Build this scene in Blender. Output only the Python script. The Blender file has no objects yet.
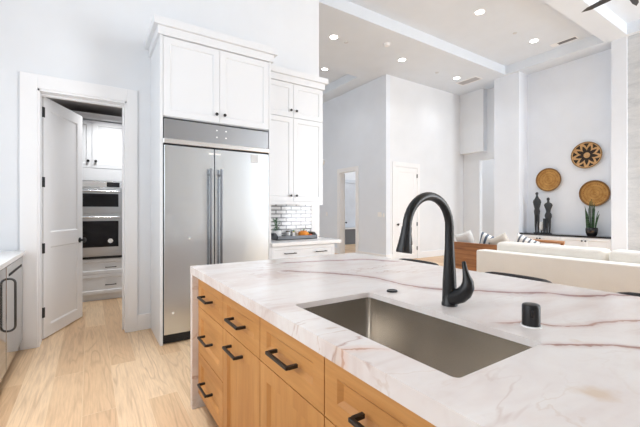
import bpy, bmesh, math, random
from mathutils import Matrix, Vector
R = math.radians
random.seed(7)
sc = bpy.context.scene
COL = sc.collection

# ------------------------------------------------------------------ camera
cam_d = bpy.data.cameras.new('camera')
cam = bpy.data.objects.new('camera', cam_d); COL.objects.link(cam)
YAW = math.atan(535 / 350.8)
cam.location = (0, 0, 1.271)
cam.rotation_euler = (R(90), 0, YAW - R(90))
cam_d.sensor_fit = 'HORIZONTAL'; cam_d.sensor_width = 36
cam_d.lens = 350.8 / 640 * 36
cam_d.shift_y = -2.2 / 640
cam_d.clip_start = 0.02
sc.camera = cam
# ------------------------------------------------------------------ world and daylight
w = bpy.data.worlds.new('world'); sc.world = w; w.use_nodes = True
bg = w.node_tree.nodes['Background']
bg.inputs[0].default_value = (0.87, 0.935, 1.0, 1); bg.inputs[1].default_value = 1.0

def area(name, loc, rot, sx, sy, power, col=(1, 1, 1)):
    d = bpy.data.lights.new(name, 'AREA'); d.shape = 'RECTANGLE'; d.size = sx; d.size_y = sy
    d.energy = power; d.color = col
    o = bpy.data.objects.new(name, d); o.location = loc; o.rotation_euler = rot; COL.objects.link(o)
    return o
# daylight through the glass side of the living room plus an added fill light from the kitchen's left
area('living_daylight', (9.1, -4.9, 2.4), (R(-90), 0, R(180)), 4.4, 4.2, 500, (0.92, 0.96, 1))
area('kitchen_fill', (-2.2, 1.4, 2.2), (0, R(-90), 0), 2.2, 3.6, 44, (0.95, 0.98, 1))
sc.view_settings.view_transform = 'Standard'
sc.view_settings.look = 'None'
sc.view_settings.gamma = 1.0
sc.view_settings.use_curve_mapping = False
sc.view_settings.exposure = 0.55
sc.cycles.use_denoising = True
sc.cycles.max_bounces = 10
sc.cycles.diffuse_bounces = 7
sc.cycles.sample_clamp_indirect = 8

def fill_spot(x, y, z, e, cone=110):
    d = bpy.data.lights.new('fill_spot', 'SPOT'); d.energy = e; d.spot_size = R(cone); d.spot_blend = 1.0; d.shadow_soft_size = 0.15; d.color = (0.94, 0.97, 1)
    o = bpy.data.objects.new('fill_spot', d); o.location = (x, y, z); COL.objects.link(o)
# unseen kitchen spots, added to brighten the aisle floor
fill_spot(-0.4, 2.5, 4.72, 380, 48); fill_spot(-0.5, 1.2, 4.72, 90, 50)
# unseen spots added around the fan to brighten niche, sofa and hall
for x, y in ((5.6, 0.2), (7.8, 0.2), (5.6, 3.2), (7.8, -1.6), (5.6, -1.6)): fill_spot(x, y, 4.94, 230, 125)

# ------------------------------------------------------------------ helpers
WM = {}
def mat_of(o): return WM.get(o.name, Matrix.Identity(4)) if o else Matrix.Identity(4)

def tag(o, label=None, cat=None, group=None, kind=None):
    if label: o['label'] = label
    if cat: o['category'] = cat
    if group: o['group'] = group
    if kind: o['kind'] = kind
    return o

def thing(name, loc, label, cat, rz=0, group=None):
    o = bpy.data.objects.new(name, None); COL.objects.link(o)
    o.location = loc; o.rotation_euler = (0, 0, rz); o.empty_display_size = 0.1
    WM[o.name] = Matrix.Translation(loc) @ Matrix.Rotation(rz, 4, 'Z')
    return tag(o, label, cat, group)

def fin(name, bm, m, parent=None, smooth=False, local=False, origin=None, angle=40):
    """link a bmesh as ONE object; coordinates are world ones unless local"""
    if parent is not None and not local:
        bm.transform(mat_of(parent).inverted())
    if parent is None and origin is not None and not local:
        bm.transform(Matrix.Translation(-Vector(origin)))
    bmesh.ops.recalc_face_normals(bm, faces=bm.faces)
    me = bpy.data.meshes.new(name); bm.to_mesh(me); bm.free()
    if isinstance(m, (list, tuple)):
        for q in m: me.materials.append(q)
    else: me.materials.append(m)
    if smooth:
        for p in me.polygons: p.use_smooth = True
        me.set_sharp_from_angle(angle=R(angle))
    o = bpy.data.objects.new(name, me); COL.objects.link(o)
    if parent is not None:
        o.parent = parent; WM[o.name] = mat_of(parent)
    elif origin is not None:
        o.location = origin; WM[o.name] = Matrix.Translation(origin)
    return o

def copy_tree(o, parent=None):
    c = o.copy(); COL.objects.link(c)
    if parent is not None: c.parent = parent
    for ch in list(o.children): copy_tree(ch, c)
    return c

def NB(): return bmesh.new()

def box(bm, x0, x1, y0, y1, z0, z1, bev=0, seg=2, M=None, mi=0):
    t = bmesh.new()
    r = bmesh.ops.create_cube(t, size=1)
    for v in t.verts:
        v.co = Vector(((x0 + x1) / 2 + v.co.x * (x1 - x0), (y0 + y1) / 2 + v.co.y * (y1 - y0), (z0 + z1) / 2 + v.co.z * (z1 - z0)))
    if bev:
        bmesh.ops.bevel(t, geom=t.edges[:], offset=bev, segments=seg, profile=0.5, affect='EDGES')
    for f in t.faces: f.material_index = mi
    merge(bm, t, M)
    return bm

def merge(bm, t, M=None):
    if M is not None: t.transform(M)
    me = bpy.data.meshes.new('tmp'); t.to_mesh(me); t.free(); bm.from_mesh(me); bpy.data.meshes.remove(me)

def loft(bm, pts, radii, seg=16, caps=True, squash=None, M=None, mi=0):
    """tube through pts with a radius (or (ra, rb)) at each"""
    t = bmesh.new(); pts = [Vector(p) for p in pts]; rings = []
    n = len(pts)
    prev = None
    for i, p in enumerate(pts):
        d = (pts[min(i + 1, n - 1)] - pts[max(i - 1, 0)]).normalized()
        if prev is None:
            up = Vector((0, 1, 0)) if abs(d.y) < 0.9 else Vector((1, 0, 0))
            a = (up - d * up.dot(d)).normalized()
        else:
            a = (prev - d * prev.dot(d)).normalized()
        prev = a; b = d.cross(a)
        ra, rb = radii[i] if isinstance(radii[i], (tuple, list)) else (radii[i], radii[i])
        rings.append([t.verts.new(p + a * ra * math.cos(2 * math.pi * k / seg) + b * rb * math.sin(2 * math.pi * k / seg)) for k in range(seg)])
    for i in range(n - 1):
        for k in range(seg):
            t.faces.new((rings[i][k], rings[i][(k + 1) % seg], rings[i + 1][(k + 1) % seg], rings[i + 1][k]))
    if caps:
        t.faces.new(rings[0][::-1]); t.faces.new(rings[-1])
    for f in t.faces: f.material_index = mi
    merge(bm, t, M); return bm

def lathe(bm, prof, seg=32, M=None, mi=0):
    """profile [(r, z)] about the z axis"""
    t = bmesh.new(); rings = []
    for r, z in prof:
        if r < 1e-5: rings.append([t.verts.new((0, 0, z))])
        else: rings.append([t.verts.new((r * math.cos(2 * math.pi * k / seg), r * math.sin(2 * math.pi * k / seg), z)) for k in range(seg)])
    for a, b in zip(rings, rings[1:]):
        for k in range(seg):
            k2 = (k + 1) % seg
            if len(a) == 1 and len(b) == 1: continue
            if len(a) == 1: t.faces.new((a[0], b[k], b[k2]))
            elif len(b) == 1: t.faces.new((a[k], b[0], a[k2]))
            else: t.faces.new((a[k], b[k], b[k2], a[k2]))
    for f in t.faces: f.material_index = mi
    merge(bm, t, M); return bm

def prism(bm, outline, z0, z1, M=None, bev=0, mi=0):
    t = bmesh.new()
    a = [t.verts.new((x, y, z0)) for x, y in outline]; b = [t.verts.new((x, y, z1)) for x, y in outline]
    t.faces.new(a[::-1]); t.faces.new(b); n = len(outline)
    for i in range(n): t.faces.new((a[i], a[(i + 1) % n], b[(i + 1) % n], b[i]))
    if bev: bmesh.ops.bevel(t, geom=t.edges[:], offset=bev, segments=2, profile=0.5, affect='EDGES')
    for f in t.faces: f.material_index = mi
    merge(bm, t, M); return bm

def T(x, y, z): return Matrix.Translation((x, y, z))
def RZ(a): return Matrix.Rotation(a, 4, 'Z')
def RX(a): return Matrix.Rotation(a, 4, 'X')
def RY(a): return Matrix.Rotation(a, 4, 'Y')

def shaker(bm, w, h, t=0.02, fw=0.06, rec=0.009, bev=0.008, splits=(), M=None, back=False):
    """door or drawer front: local x 0..w, z 0..h, front at y=-t, back at y=0; recessed panel(s)"""
    b = bmesh.new()
    xs = [0, fw, w - fw, w]
    zs = [0, fw]
    for s in splits: zs += [s[0], s[1]]
    zs += [h - fw, h]
    def side(y, sgn):
        V = {}
        def v(x, z, yy=y):
            k = (round(x, 5), round(z, 5), round(yy, 5))
            if k not in V: V[k] = b.verts.new((x, yy, z))
            return V[k]
        for i in range(len(zs) - 1):
            panel_row = (i % 2 == 1)
            for j in range(3):
                x0, x1, z0, z1 = xs[j], xs[j + 1], zs[i], zs[i + 1]
                if panel_row and j == 1:
                    y2 = y + sgn * rec
                    a0, a1, c0, c1 = x0 + bev, x1 - bev, z0 + bev, z1 - bev
                    b.faces.new((v(x0, z0), v(x1, z0), v(a1, c0, y2), v(a0, c0, y2)))
                    b.faces.new((v(x1, z0), v(x1, z1), v(a1, c1, y2), v(a1, c0, y2)))
                    b.faces.new((v(x1, z1), v(x0, z1), v(a0, c1, y2), v(a1, c1, y2)))
                    b.faces.new((v(x0, z1), v(x0, z0), v(a0, c0, y2), v(a0, c1, y2)))
                    b.faces.new((v(a0, c0, y2), v(a1, c0, y2), v(a1, c1, y2), v(a0, c1, y2)))
                else:
                    b.faces.new((v(x0, z0), v(x1, z0), v(x1, z1), v(x0, z1)))
        return V
    side(-t, 1)
    e = 0.0
    if back: side(0, -1)
    else:
        b.faces.new([b.verts.new((x, 0, z)) for x, z in ((0, 0), (w, 0), (w, h), (0, h))])
    for (x0, z0), (x1, z1) in (((0, 0), (w, 0)), ((w, 0), (w, h)), ((w, h), (0, h)), ((0, h), (0, 0))):
        b.faces.new([b.verts.new(c) for c in ((x0, -t, z0), (x1, -t, z1), (x1, 0, z1), (x0, 0, z0))])
    bmesh.ops.remove_doubles(b, verts=b.verts, dist=0.00005)
    merge(bm, b, M); return bm

# ------------------------------------------------------------------ materials
def pm(name, col, rough=0.5, metal=0.0, **k):
    m = bpy.data.materials.new(name); m.use_nodes = True
    p = m.node_tree.nodes['Principled BSDF']
    p.inputs['Base Color'].default_value = (*col, 1)
    p.inputs['Roughness'].default_value = rough; p.inputs['Metallic'].default_value = metal
    for a, b in k.items(): p.inputs[a.replace('_', ' ')].default_value = b
    return m

class G:
    """small node graph writer"""
    def __init__(s, m): s.m = m; s.nt = m.node_tree; s.n = s.nt.nodes; s.l = s.nt.links; s.p = s.n['Principled BSDF']
    def node(s, t, **k):
        q = s.n.new(t)
        for a, b in k.items(): setattr(q, a, b)
        return q
    def put(s, sock, v):
        if isinstance(v, bpy.types.NodeSocket): s.l.new(v, sock)
        else: sock.default_value = v
    def math(s, op, a, b=0.0, c=0.0, clamp=False):
        q = s.node('ShaderNodeMath', operation=op, use_clamp=clamp)
        s.put(q.inputs[0], a); s.put(q.inputs[1], b); s.put(q.inputs[2], c)
        return q.outputs[0]
    def coord(s, scale=(1, 1, 1), rot=(0, 0, 0), loc=(0, 0, 0), kind='Object'):
        t = s.node('ShaderNodeTexCoord'); mp = s.node('ShaderNodeMapping')
        s.l.new(t.outputs[kind], mp.inputs[0])
        mp.inputs['Scale'].default_value = scale; mp.inputs['Rotation'].default_value = rot; mp.inputs['Location'].default_value = loc
        return mp.outputs[0]
    def noise(s, vec, scale, detail=3, rough=0.5, dist=0.0):
        q = s.node('ShaderNodeTexNoise'); s.l.new(vec, q.inputs['Vector'])
        q.inputs['Scale'].default_value = scale; q.inputs['Detail'].default_value = detail
        q.inputs['Roughness'].default_value = rough; q.inputs['Distortion'].default_value = dist
        return q.outputs[0]
    def ramp(s, v, stops, interp='LINEAR'):
        q = s.node('ShaderNodeValToRGB'); s.l.new(v, q.inputs[0]); cr = q.color_ramp; cr.interpolation = interp
        while len(cr.elements) < len(stops): cr.elements.new(0.5)
        for e, (pos, c) in zip(cr.elements, stops):
            e.position = pos; e.color = (*c, 1) if len(c) == 3 else c
        return q.outputs[0]
    def mix(s, f, a, b, bt='MIX'):
        q = s.node('ShaderNodeMix', data_type='RGBA', blend_type=bt)
        s.put(q.inputs[0], f); s.put(q.inputs[6], a if not isinstance(a, tuple) else (*a, 1)); s.put(q.inputs[7], b if not isinstance(b, tuple) else (*b, 1))
        return q.outputs[2]
    def bump(s, h, st=0.2, dist=0.01):
        q = s.node('ShaderNodeBump'); s.l.new(h, q.inputs['Height']); q.inputs['Strength'].default_value = st; q.inputs['Distance'].default_value = dist
        s.l.new(q.outputs[0], s.p.inputs['Normal'])
    def col(s, v): s.l.new(v, s.p.inputs['Base Color'])

def painted(name, c, rough=0.6, var=0.015):
    m = pm(name, c, rough); g = G(m); n = g.noise(g.coord(), 2.5, 2)
    g.col(g.ramp(n, [(0.3, tuple(x * (1 - var) for x in c)), (0.7, tuple(min(1, x * (1 + var)) for x in c))])); return m

M_wall = painted('wall_paint', (0.785, 0.81, 0.84))
M_ceil = painted('ceiling_paint', (0.73, 0.785, 0.85))
M_hall = painted('hall_paint', (0.78, 0.825, 0.89))
M_ceil_shade = painted('shaded_ceiling_paint', (0.50, 0.47, 0.46))  # the unlit pantry ceiling's shade, put into its colour
M_trim = painted('trim_white', (0.87, 0.875, 0.885), 0.4, 0.005)
M_cab = painted('cabinet_white', (0.77, 0.79, 0.815), 0.35, 0.004)
M_black = pm('matte_black', (0.012, 0.012, 0.013), 0.42)
M_blackg = pm('black_gloss', (0.01, 0.01, 0.012), 0.08)
M_gap = pm('dark_recess', (0.02, 0.02, 0.022), 0.7)

# floor: wide oak planks running along Y
M_floor = pm('oak_planks', (0.6, 0.45, 0.3), 0.38); g = G(M_floor)
tc = g.node('ShaderNodeTexCoord'); sep = g.node('ShaderNodeSeparateXYZ'); g.l.new(tc.outputs['Object'], sep.inputs[0])
cmb = g.node('ShaderNodeCombineXYZ')
g.put(cmb.inputs[0], g.math('ADD', sep.outputs[1], 0.62)); g.put(cmb.inputs[1], g.math('ADD', sep.outputs[0], -0.33 + 0.186 * 40))
br = g.node('ShaderNodeTexBrick', offset=0.37, offset_frequency=2, squash=1.0)
g.l.new(cmb.outputs[0], br.inputs['Vector'])
for k, v in (('Scale', 1.0), ('Mortar Size', 0.0016), ('Mortar Smooth', 0.3), ('Bias', 0.0), ('Brick Width', 1.99), ('Row Height', 0.186)): br.inputs[k].default_value = v
br.inputs['Color1'].default_value = (0, 0, 0, 1); br.inputs['Color2'].default_value = (1, 1, 1, 1); br.inputs['Mortar'].default_value = (0.5, 0.5, 0.5, 1)
sepc = g.node('ShaderNodeSeparateColor'); g.l.new(br.outputs['Color'], sepc.inputs[0]); rnd = sepc.outputs[0]
gc = g.node('ShaderNodeCombineXYZ')
g.put(gc.inputs[0], g.math('MULTIPLY', sep.outputs[0], 7.0)); g.put(gc.inputs[1], g.math('MULTIPLY', sep.outputs[1], 0.55)); g.put(gc.inputs[2], g.math('MULTIPLY', rnd, 37.0))
base_n = g.noise(gc.outputs[0], 1.1, 2, 0.5, 0.4)
rings = g.math('FRACT', g.math('MULTIPLY', base_n, 9.0))
rings = g.math('ABSOLUTE', g.math('SUBTRACT', rings, 0.5))
gf = g.node('ShaderNodeCombineXYZ')
g.put(gf.inputs[0], g.math('MULTIPLY', sep.outputs[0], 90.0)); g.put(gf.inputs[1], g.math('MULTIPLY', sep.outputs[1], 5.0)); g.put(gf.inputs[2], g.math('MULTIPLY', rnd, 11.0))
fine = g.noise(gf.outputs[0], 1.0, 4, 0.6)
c = g.ramp(rnd, [(0.0, (0.66, 0.425, 0.24)), (0.3, (0.78, 0.535, 0.32)), (0.7, (0.88, 0.655, 0.43)), (1.0, (0.72, 0.475, 0.27))])
c = g.mix(g.math('MULTIPLY', g.ramp(rings, [(0.0, (1, 1, 1)), (0.20, (0, 0, 0))]), g.ramp(g.noise(gc.outputs[0], 0.6, 1), [(0.40, (0.10,) * 3), (0.6, (0.42,) * 3)])), c, (0.36, 0.20, 0.10))
c = g.mix(g.ramp(fine, [(0.35, (0.28, 0.28, 0.28)), (0.6, (0, 0, 0))]), c, (0.36, 0.22, 0.125))
big = g.noise(gc.outputs[0], 0.35, 2)
c = g.mix(g.ramp(big, [(0.4, (0, 0, 0)), (0.75, (0.35, 0.35, 0.35))]), c, (0.66, 0.47, 0.29))
c = g.mix(g.math('MULTIPLY', br.outputs['Fac'], 0.55), c, (0.85, 0.68, 0.45))
g.col(c); g.bump(fine, 0.05, 0.002)

# oak of the island
def wood(name, cols, vert=True, scale=1.0, rough=0.45):
    m = pm(name, cols[0], rough); g = G(m)
    s = (9 * scale, 9 * scale, 0.7 * scale) if vert else (0.7 * scale, 0.7 * scale, 9 * scale)
    v = g.coord(scale=s)
    n = g.noise(v, 2.0, 3, 0.55, 0.3); n2 = g.noise(v, 12.0, 4, 0.6)
    c = g.ramp(n, [(0.3, cols[0]), (0.5, cols[1]), (0.72, cols[2])])
    c = g.mix(g.ramp(n2, [(0.35, (0.15, 0.15, 0.15)), (0.6, (0, 0, 0))]), c, tuple(x * 0.6 for x in cols[0]))
    g.col(c); g.bump(n2, 0.04, 0.002); return m
M_oakv = wood('honey_oak', [(0.50, 0.225, 0.065), (0.57, 0.275, 0.085), (0.63, 0.32, 0.11)])
M_oakh = wood('honey_oak_across', [(0.50, 0.225, 0.065), (0.57, 0.275, 0.085), (0.63, 0.32, 0.11)], False)
M_walnut = wood('walnut_planks', [(0.20, 0.075, 0.025), (0.33, 0.14, 0.05), (0.45, 0.21, 0.08)], False, 1.2, 0.4)

# quartzite of the island
def marble(name, island=True):
    m = pm(name, (0.85, 0.82, 0.8), 0.2); g = G(m)
    m.node_tree.nodes['Principled BSDF'].inputs['Specular IOR Level'].default_value = 0.3
    tc = g.node('ShaderNodeTexCoord'); sep = g.node('ShaderNodeSeparateXYZ'); g.l.new(tc.outputs['Object'], sep.inputs[0])
    X, Y, Z = sep.outputs
    P = tc.outputs['Object']
    X = g.math('ADD', X, 1.1); Y = g.math('ADD', Y, 0.9)     # the island's own base point
    u = g.math('SUBTRACT', X, Y); v = g.math('ADD', g.math('ADD', X, Y), g.math('MULTIPLY', Z, 0.0))
    n1 = g.noise(P, 5.0, 4, 0.6); n2 = g.noise(P, 22.0, 3, 0.6); n3 = g.noise(P, 1.6, 3, 0.5); n1b = g.noise(P, 9.0, 4, 0.65)
    st = g.coord(scale=(1.2, 4.0, 2.0), rot=(0, 0, R(50)))
    cl = g.noise(st, 1.6, 4, 0.6, 0.6)
    c = g.ramp(cl, [(0.25, (0.66, 0.56, 0.525)), (0.45, (0.76, 0.70, 0.675)), (0.62, (0.80, 0.765, 0.745)), (0.8, (0.72, 0.635, 0.60))])
    c = g.mix(g.ramp(n2, [(0.3, (0.12, 0.12, 0.12)), (0.5, (0, 0, 0))]), c, (0.58, 0.52, 0.49))
    wob = g.math('ADD', g.math('MULTIPLY', g.math('SUBTRACT', n1, 0.5), 0.16), g.math('MULTIPLY', g.math('SUBTRACT', n2, 0.5), 0.035))
    # soft drifting veins everywhere, from the folds of a noise field
    for sc_, th, col, amt, seedz in ((1.0, 0.010, (0.42, 0.25, 0.20), 0.7, 3.1), (1.7, 0.012, (0.55, 0.40, 0.30), 0.6, 9.4), (0.8, 0.05, (0.70, 0.60, 0.57), 0.5, 17.0)):
        q = g.noise(g.coord(scale=(1.0, 2.6, 1.4), rot=(0, 0, R(48)), loc=(seedz, seedz, 0)), sc_, 5, 0.55, 0.5)
        d = g.math('ABSOLUTE', g.math('SUBTRACT', q, 0.5))
        f = g.math('SUBTRACT', 1.0, g.math('DIVIDE', d, th), clamp=True)
        f = g.math('MULTIPLY', f, g.math('MULTIPLY', g.ramp(n3, [(0.42, (0, 0, 0)), (0.62, (1, 1, 1))]), amt))
        c = g.mix(f, c, col)
    if island:
        # the named veins of this slab, each a path v(u) with u = x - y, v = x + y
        veins = [([(-1.3, 2.9), (-.94, 2.86), (-.656, 2.84), (-.398, 2.80), (-.18, 2.72), (-.013, 2.57), (.114, 2.46), (.3, 2.39), (.53, 2.385), (.75, 2.377), (.91, 2.41), (1.03, 2.37), (1.16, 2.377), (1.29, 2.44)], -.95, 1.5, 0.032, 0.12, (0.24, 0.10, 0.085), 1.0),
                 ([(-1.2, 3.2), (-.79, 3.45), (-.5, 3.60), (-.248, 3.70), (-.06, 3.64), (0.2, 3.6)], -1.1, 0.1, 0.040, 0.12, (0.30, 0.15, 0.15), 1.0),
                 ([(.3, 1.70), (.474, 1.718), (.616, 1.76), (.696, 1.726), (.81, 1.75), (.94, 1.83), (1.11, 1.895), (1.3, 1.92)], .42, 1.5, 0.012, 0.05, (0.34, 0.17, 0.12), 0.85),
                 ([(.4, 1.46), (.53, 1.473), (.57, 1.48), (.65, 1.49), (.81, 1.52), (.895, 1.513), (1.1, 1.50)], .53, 1.2, 0.014, 0.04, (0.30, 0.14, 0.10), 0.95),
                 ([(-.3, 1.25), (-.21, 1.267), (-.12, 1.289), (-.02, 1.3), (.05, 1.31)], -.24, 0.02, 0.011, 0.04, (0.48, 0.26, 0.17), 0.8)]
        for pts, u0, u1, wd, halo, col, amt in veins:
            lo, hi = pts[0][0], pts[-1][0]; vl = min(p[1] for p in pts) - .1; vh = max(p[1] for p in pts) + .1
            fc = g.node('ShaderNodeFloatCurve'); cm = fc.mapping; cv = cm.curves[0]
            q = [((a - lo) / (hi - lo), (b - vl) / (vh - vl)) for a, b in pts]
            cv.points[0].location = q[0]; cv.points[1].location = q[-1]
            for a in q[1:-1]: cv.points.new(*a)
            cm.update()
            g.put(fc.inputs[1], g.math('DIVIDE', g.math('SUBTRACT', u, lo), hi - lo, clamp=True))
            path = g.math('ADD', g.math('MULTIPLY', fc.outputs[0], vh - vl), vl)
            d = g.math('ABSOLUTE', g.math('ADD', g.math('SUBTRACT', v, path), g.math('ADD', g.math('MULTIPLY', wob, 0.40), g.math('MULTIPLY', g.math('SUBTRACT', n1b, 0.5), 0.05))))
            mask = g.math('MULTIPLY', g.math('MULTIPLY', g.math('SUBTRACT', u, u0), 14.0, clamp=True), g.math('MULTIPLY', g.math('SUBTRACT', u1, u), 8.0, clamp=True))
            var = g.ramp(n1, [(0.3, (0.25, 0.25, 0.25)), (0.6, (1, 1, 1))])
            wv = g.math('MULTIPLY', g.ramp(n1b, [(0.32, (0.12,) * 3), (0.68, (1, 1, 1))]), wd * 1.7)
            f1 = g.math('MULTIPLY', g.math('SUBTRACT', 1.0, g.math('DIVIDE', d, wv), clamp=True), g.math('MULTIPLY', var, 1.9)); f1 = g.math('MINIMUM', f1, 0.9)
            f2 = g.math('MULTIPLY', g.math('SUBTRACT', 1.0, g.math('DIVIDE', d, halo), clamp=True), 0.6)
            c = g.mix(g.math('MULTIPLY', f2, mask), c, tuple(min(1, x * 1.1 + 0.22) for x in col))
            c = g.mix(g.math('MULTIPLY', g.math('MULTIPLY', f1, mask), amt), c, col)
        # rusty blotches
        for bx, by, r_ in ((0.83, 0.277, 0.035), (0.50, 1.78, 0.03), (0.50, 1.53, 0.025), (0.50, 1.35, 0.03), (0.535, 0.74, 0.03), (1.12, 0.42, 0.02), (0.93, 0.12, 0.03)):
            d = g.math('SQRT', g.math('ADD', g.math('POWER', g.math('SUBTRACT', X, bx), 2.0), g.math('POWER', g.math('SUBTRACT', Y, by), 2.0)))
            f = g.math('MULTIPLY', g.math('SUBTRACT', 1.0, g.math('DIVIDE', g.math('ADD', d, wob), r_), clamp=True), 0.5)
            c = g.mix(f, c, (0.60, 0.40, 0.22))
    g.col(c); return m
M_stone = marble('pink_veined_quartzite')
M_quartz = painted('white_quartz', (0.86, 0.86, 0.865), 0.2, 0.01)

def steel(name, base=(0.56, 0.57, 0.58), rough=0.28, vertical=True, var=0.04):
    m = pm(name, base, rough, 1.0); g = G(m)
    v = g.coord(scale=(14, 14, 0.3) if vertical else (0.3, 0.3, 14))
    n = g.noise(v, 3.0, 2)
    q = g.ramp(n, [(0.3, (rough * (1 - var),) * 3), (0.7, (rough * (1 + var),) * 3)])
    g.l.new(q, g.p.inputs['Roughness'])
    return m
M_steel = steel('brushed_steel', (0.67, 0.72, 0.76), 0.24)
M_steelh = steel('brushed_steel_across', (0.5, 0.51, 0.52), 0.34, vertical=False)
M_grille = steel('vent_steel', (0.33, 0.34, 0.355), 0.4, vertical=False)
M_hsteel = steel('handle_steel', (0.15, 0.155, 0.165), 0.3)
M_bright = pm('polished_steel_strip', (0.85, 0.86, 0.87), 0.2, 1.0)
M_sink = steel('sink_steel', (0.56, 0.52, 0.47), 0.26, False)
M_bowlglass = pm('oven_glass', (0.012, 0.012, 0.014), 0.03); M_bowlglass.node_tree.nodes['Principled BSDF'].inputs['Specular IOR Level'].default_value = 0.25
M_sticker = pm('white_sticker', (0.9, 0.9, 0.9), 0.5)
M_lightgrey = pm('light_grey_print', (0.62, 0.63, 0.64), 0.5)

def fabric(name, c, scale=220, st=0.3):
    m = pm(name, c, 0.9); g = G(m); v = g.coord()
    n = g.noise(v, scale, 2); n2 = g.noise(v, 6, 3)
    g.col(g.mix(g.ramp(n, [(0.3, (0.25, 0.25, 0.25)), (0.7, (0, 0, 0))]), g.ramp(n2, [(0.3, tuple(x * 0.96 for x in c)), (0.7, c)]), tuple(x * 0.72 for x in c)))
    g.bump(n, st, 0.003); return m
M_cream = fabric('cream_linen', (0.86, 0.83, 0.775))
M_greyfab = fabric('grey_fabric', (0.20, 0.20, 0.21))
M_pale = fabric('pale_grey_fabric', (0.66, 0.65, 0.64))
M_beige = fabric('beige_fabric', (0.55, 0.51, 0.46))

def striped(name, a, b, sc_, duty=0.5, rot=0.0):
    m = pm(name, a, 0.9); g = G(m)
    tc = g.node('ShaderNodeTexCoord'); sep = g.node('ShaderNodeSeparateXYZ'); g.l.new(tc.outputs['Object'], sep.inputs[0])
    f = g.math('FRACT', g.math('ADD', g.math('MULTIPLY', sep.outputs[0], sc_), 100.27))
    f = g.math('GREATER_THAN', f, duty)
    g.col(g.mix(f, a, b)); return m
M_str1 = striped('navy_striped_fabric', (0.80, 0.79, 0.77), (0.09, 0.12, 0.17), 10.5, 0.55)
M_str2 = striped('slate_striped_fabric', (0.78, 0.77, 0.75), (0.13, 0.15, 0.18), 13, 0.6)

# ------------------------------------------------------------------ setting
S = lambda name, bm, m, **k: tag(fin(name, bm, m, **k), kind='structure')
ZC, ZT = 4.74, 4.96
b = NB(); box(b, -3, 14, -5.2, 13, -0.12, 0); S('floor', b, M_floor)
# ceiling with three recessed trays
b = NB()
for r in ((-3, 2.8, -5.2, 13), (2.8, 8.82, 4.87, 7.04), (2.8, 8.82, 2.456, 2.82), (8.82, 14, -5.2, 13), (5.79, 8.82, 7.04, 13), (2.8, 5.79, 10.5, 13), (2.8, 8.82, -5.2, -2.2)):
    box(b, r[0], r[1], r[2], r[3], ZC, ZT + 0.1)
for r in ((2.8, 8.82, 2.82, 4.87), (2.8, 8.82, -2.2, 2.456), (2.8, 5.79, 7.04, 10.5)):
    box(b, r[0], r[1], r[2], r[3], ZT, ZT + 0.1)
S('ceiling', b, M_ceil)
# kitchen wall with the pantry doorway
DX0, DX1, DZ = -0.412, 0.325, 2.42
b = NB(); box(b, -1.3, DX0, 4.2, 4.38, 0, ZC); box(b, DX1, 2.737, 4.2, 4.38, 0, ZC); box(b, DX0, DX1, 4.2, 4.38, DZ, ZC)
S('wall_kitchen', b, M_wall)
b = NB()
box(b, DX0 - 0.125, DX0 + 0.002, 4.178, 4.2, 0, DZ + 0.13, 0.003); box(b, DX1 - 0.002, DX1 + 0.097, 4.178, 4.2, 0, DZ + 0.13, 0.003)
box(b, DX0 + 0.002, DX1 - 0.002, 4.178, 4.2, DZ, DZ + 0.13, 0.003)
box(b, DX0, DX0 + 0.018, 4.19, 4.385, 0, DZ); box(b, DX1 - 0.018, DX1, 4.19, 4.385, 0, DZ); box(b, DX0, DX1, 4.19, 4.385, DZ - 0.018, DZ)
box(b, DX1 - 0.035, DX1 - 0.018, 4.30, 4.34, 0, DZ - 0.02); box(b, DX0 + 0.018, DX1 - 0.018, 4.29, 4.33, DZ - 0.036, DZ - 0.018)
S('trim_1', b, M_trim)
b = NB(); box(b, DX1 + 0.097, 0.552, 4.183, 4.2, 0, 0.17, 0.003); box(b, -0.62, DX0 - 0.125, 4.183, 4.2, 0, 0.17, 0.003)
S('baseboard_kitchen', b, M_trim)
# side wall behind the left counter, with an opening added to let light onto the island
b = NB(); box(b, -1.42, -1.3, -5.2, 0.2, 0, ZC); box(b, -1.42, -1.3, 3.0, 4.38, 0, ZC); box(b, -1.42, -1.3, 0.2, 3.0, 0, 1.1); box(b, -1.42, -1.3, 0.2, 3.0, 3.0, ZC)
S('wall_left', b, M_wall)
b = NB(); box(b, -1.3, 6.8, -5.2, -5.05, 0, ZC); S('wall_rear_block', b, M_wall)  # unseen wall, length set to block bright light from the refrigerator's reflection
# pantry
b = NB(); box(b, -1.42, -1.3, 4.38, 6.5, 0, 2.86); box(b, 0.95, 1.05, 4.38, 6.5, 0, 2.86); box(b, -1.42, 1.05, 6.5, 6.6, 0, 2.86)
S('wall_pantry', b, M_wall)
b = NB(); box(b, -1.42, 1.05, 4.38, 6.6, 2.76, 2.86); S('ceiling_pantry', b, M_ceil_shade)
# hall beyond: wall with a doorway facing the kitchen
HX = 6.26
b = NB()
box(b, HX, HX + 0.14, 6.5, 7.70, 0, ZT); box(b, HX, HX + 0.14, 8.46, 11.1, 0, ZT); box(b, HX, HX + 0.14, 7.70, 8.46, 2.42, ZT)
S('wall_hall', b, M_hall)
b = NB(); box(b, 2.0, 12.0, 11.1, 11.25, 0, ZT); S('wall_bedroom', b, M_wall)
b = NB()
for y0, y1, z0, z1 in ((7.585, 7.70, 0, 2.54), (8.46, 8.575, 0, 2.54), (7.70, 8.46, 2.42, 2.54)): box(b, HX - 0.02, HX, y0, y1, z0, z1, 0.003)
box(b, HX, HX + 0.14, 7.70, 7.715, 0, 2.42); box(b, HX, HX + 0.14, 8.445, 8.46, 0, 2.42)
S('trim_2', b, M_trim)
b = NB(); box(b, HX + 0.14, 9.46, 6.5, 6.64, 0, ZC); S('wall_far', b, M_wall)
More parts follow.
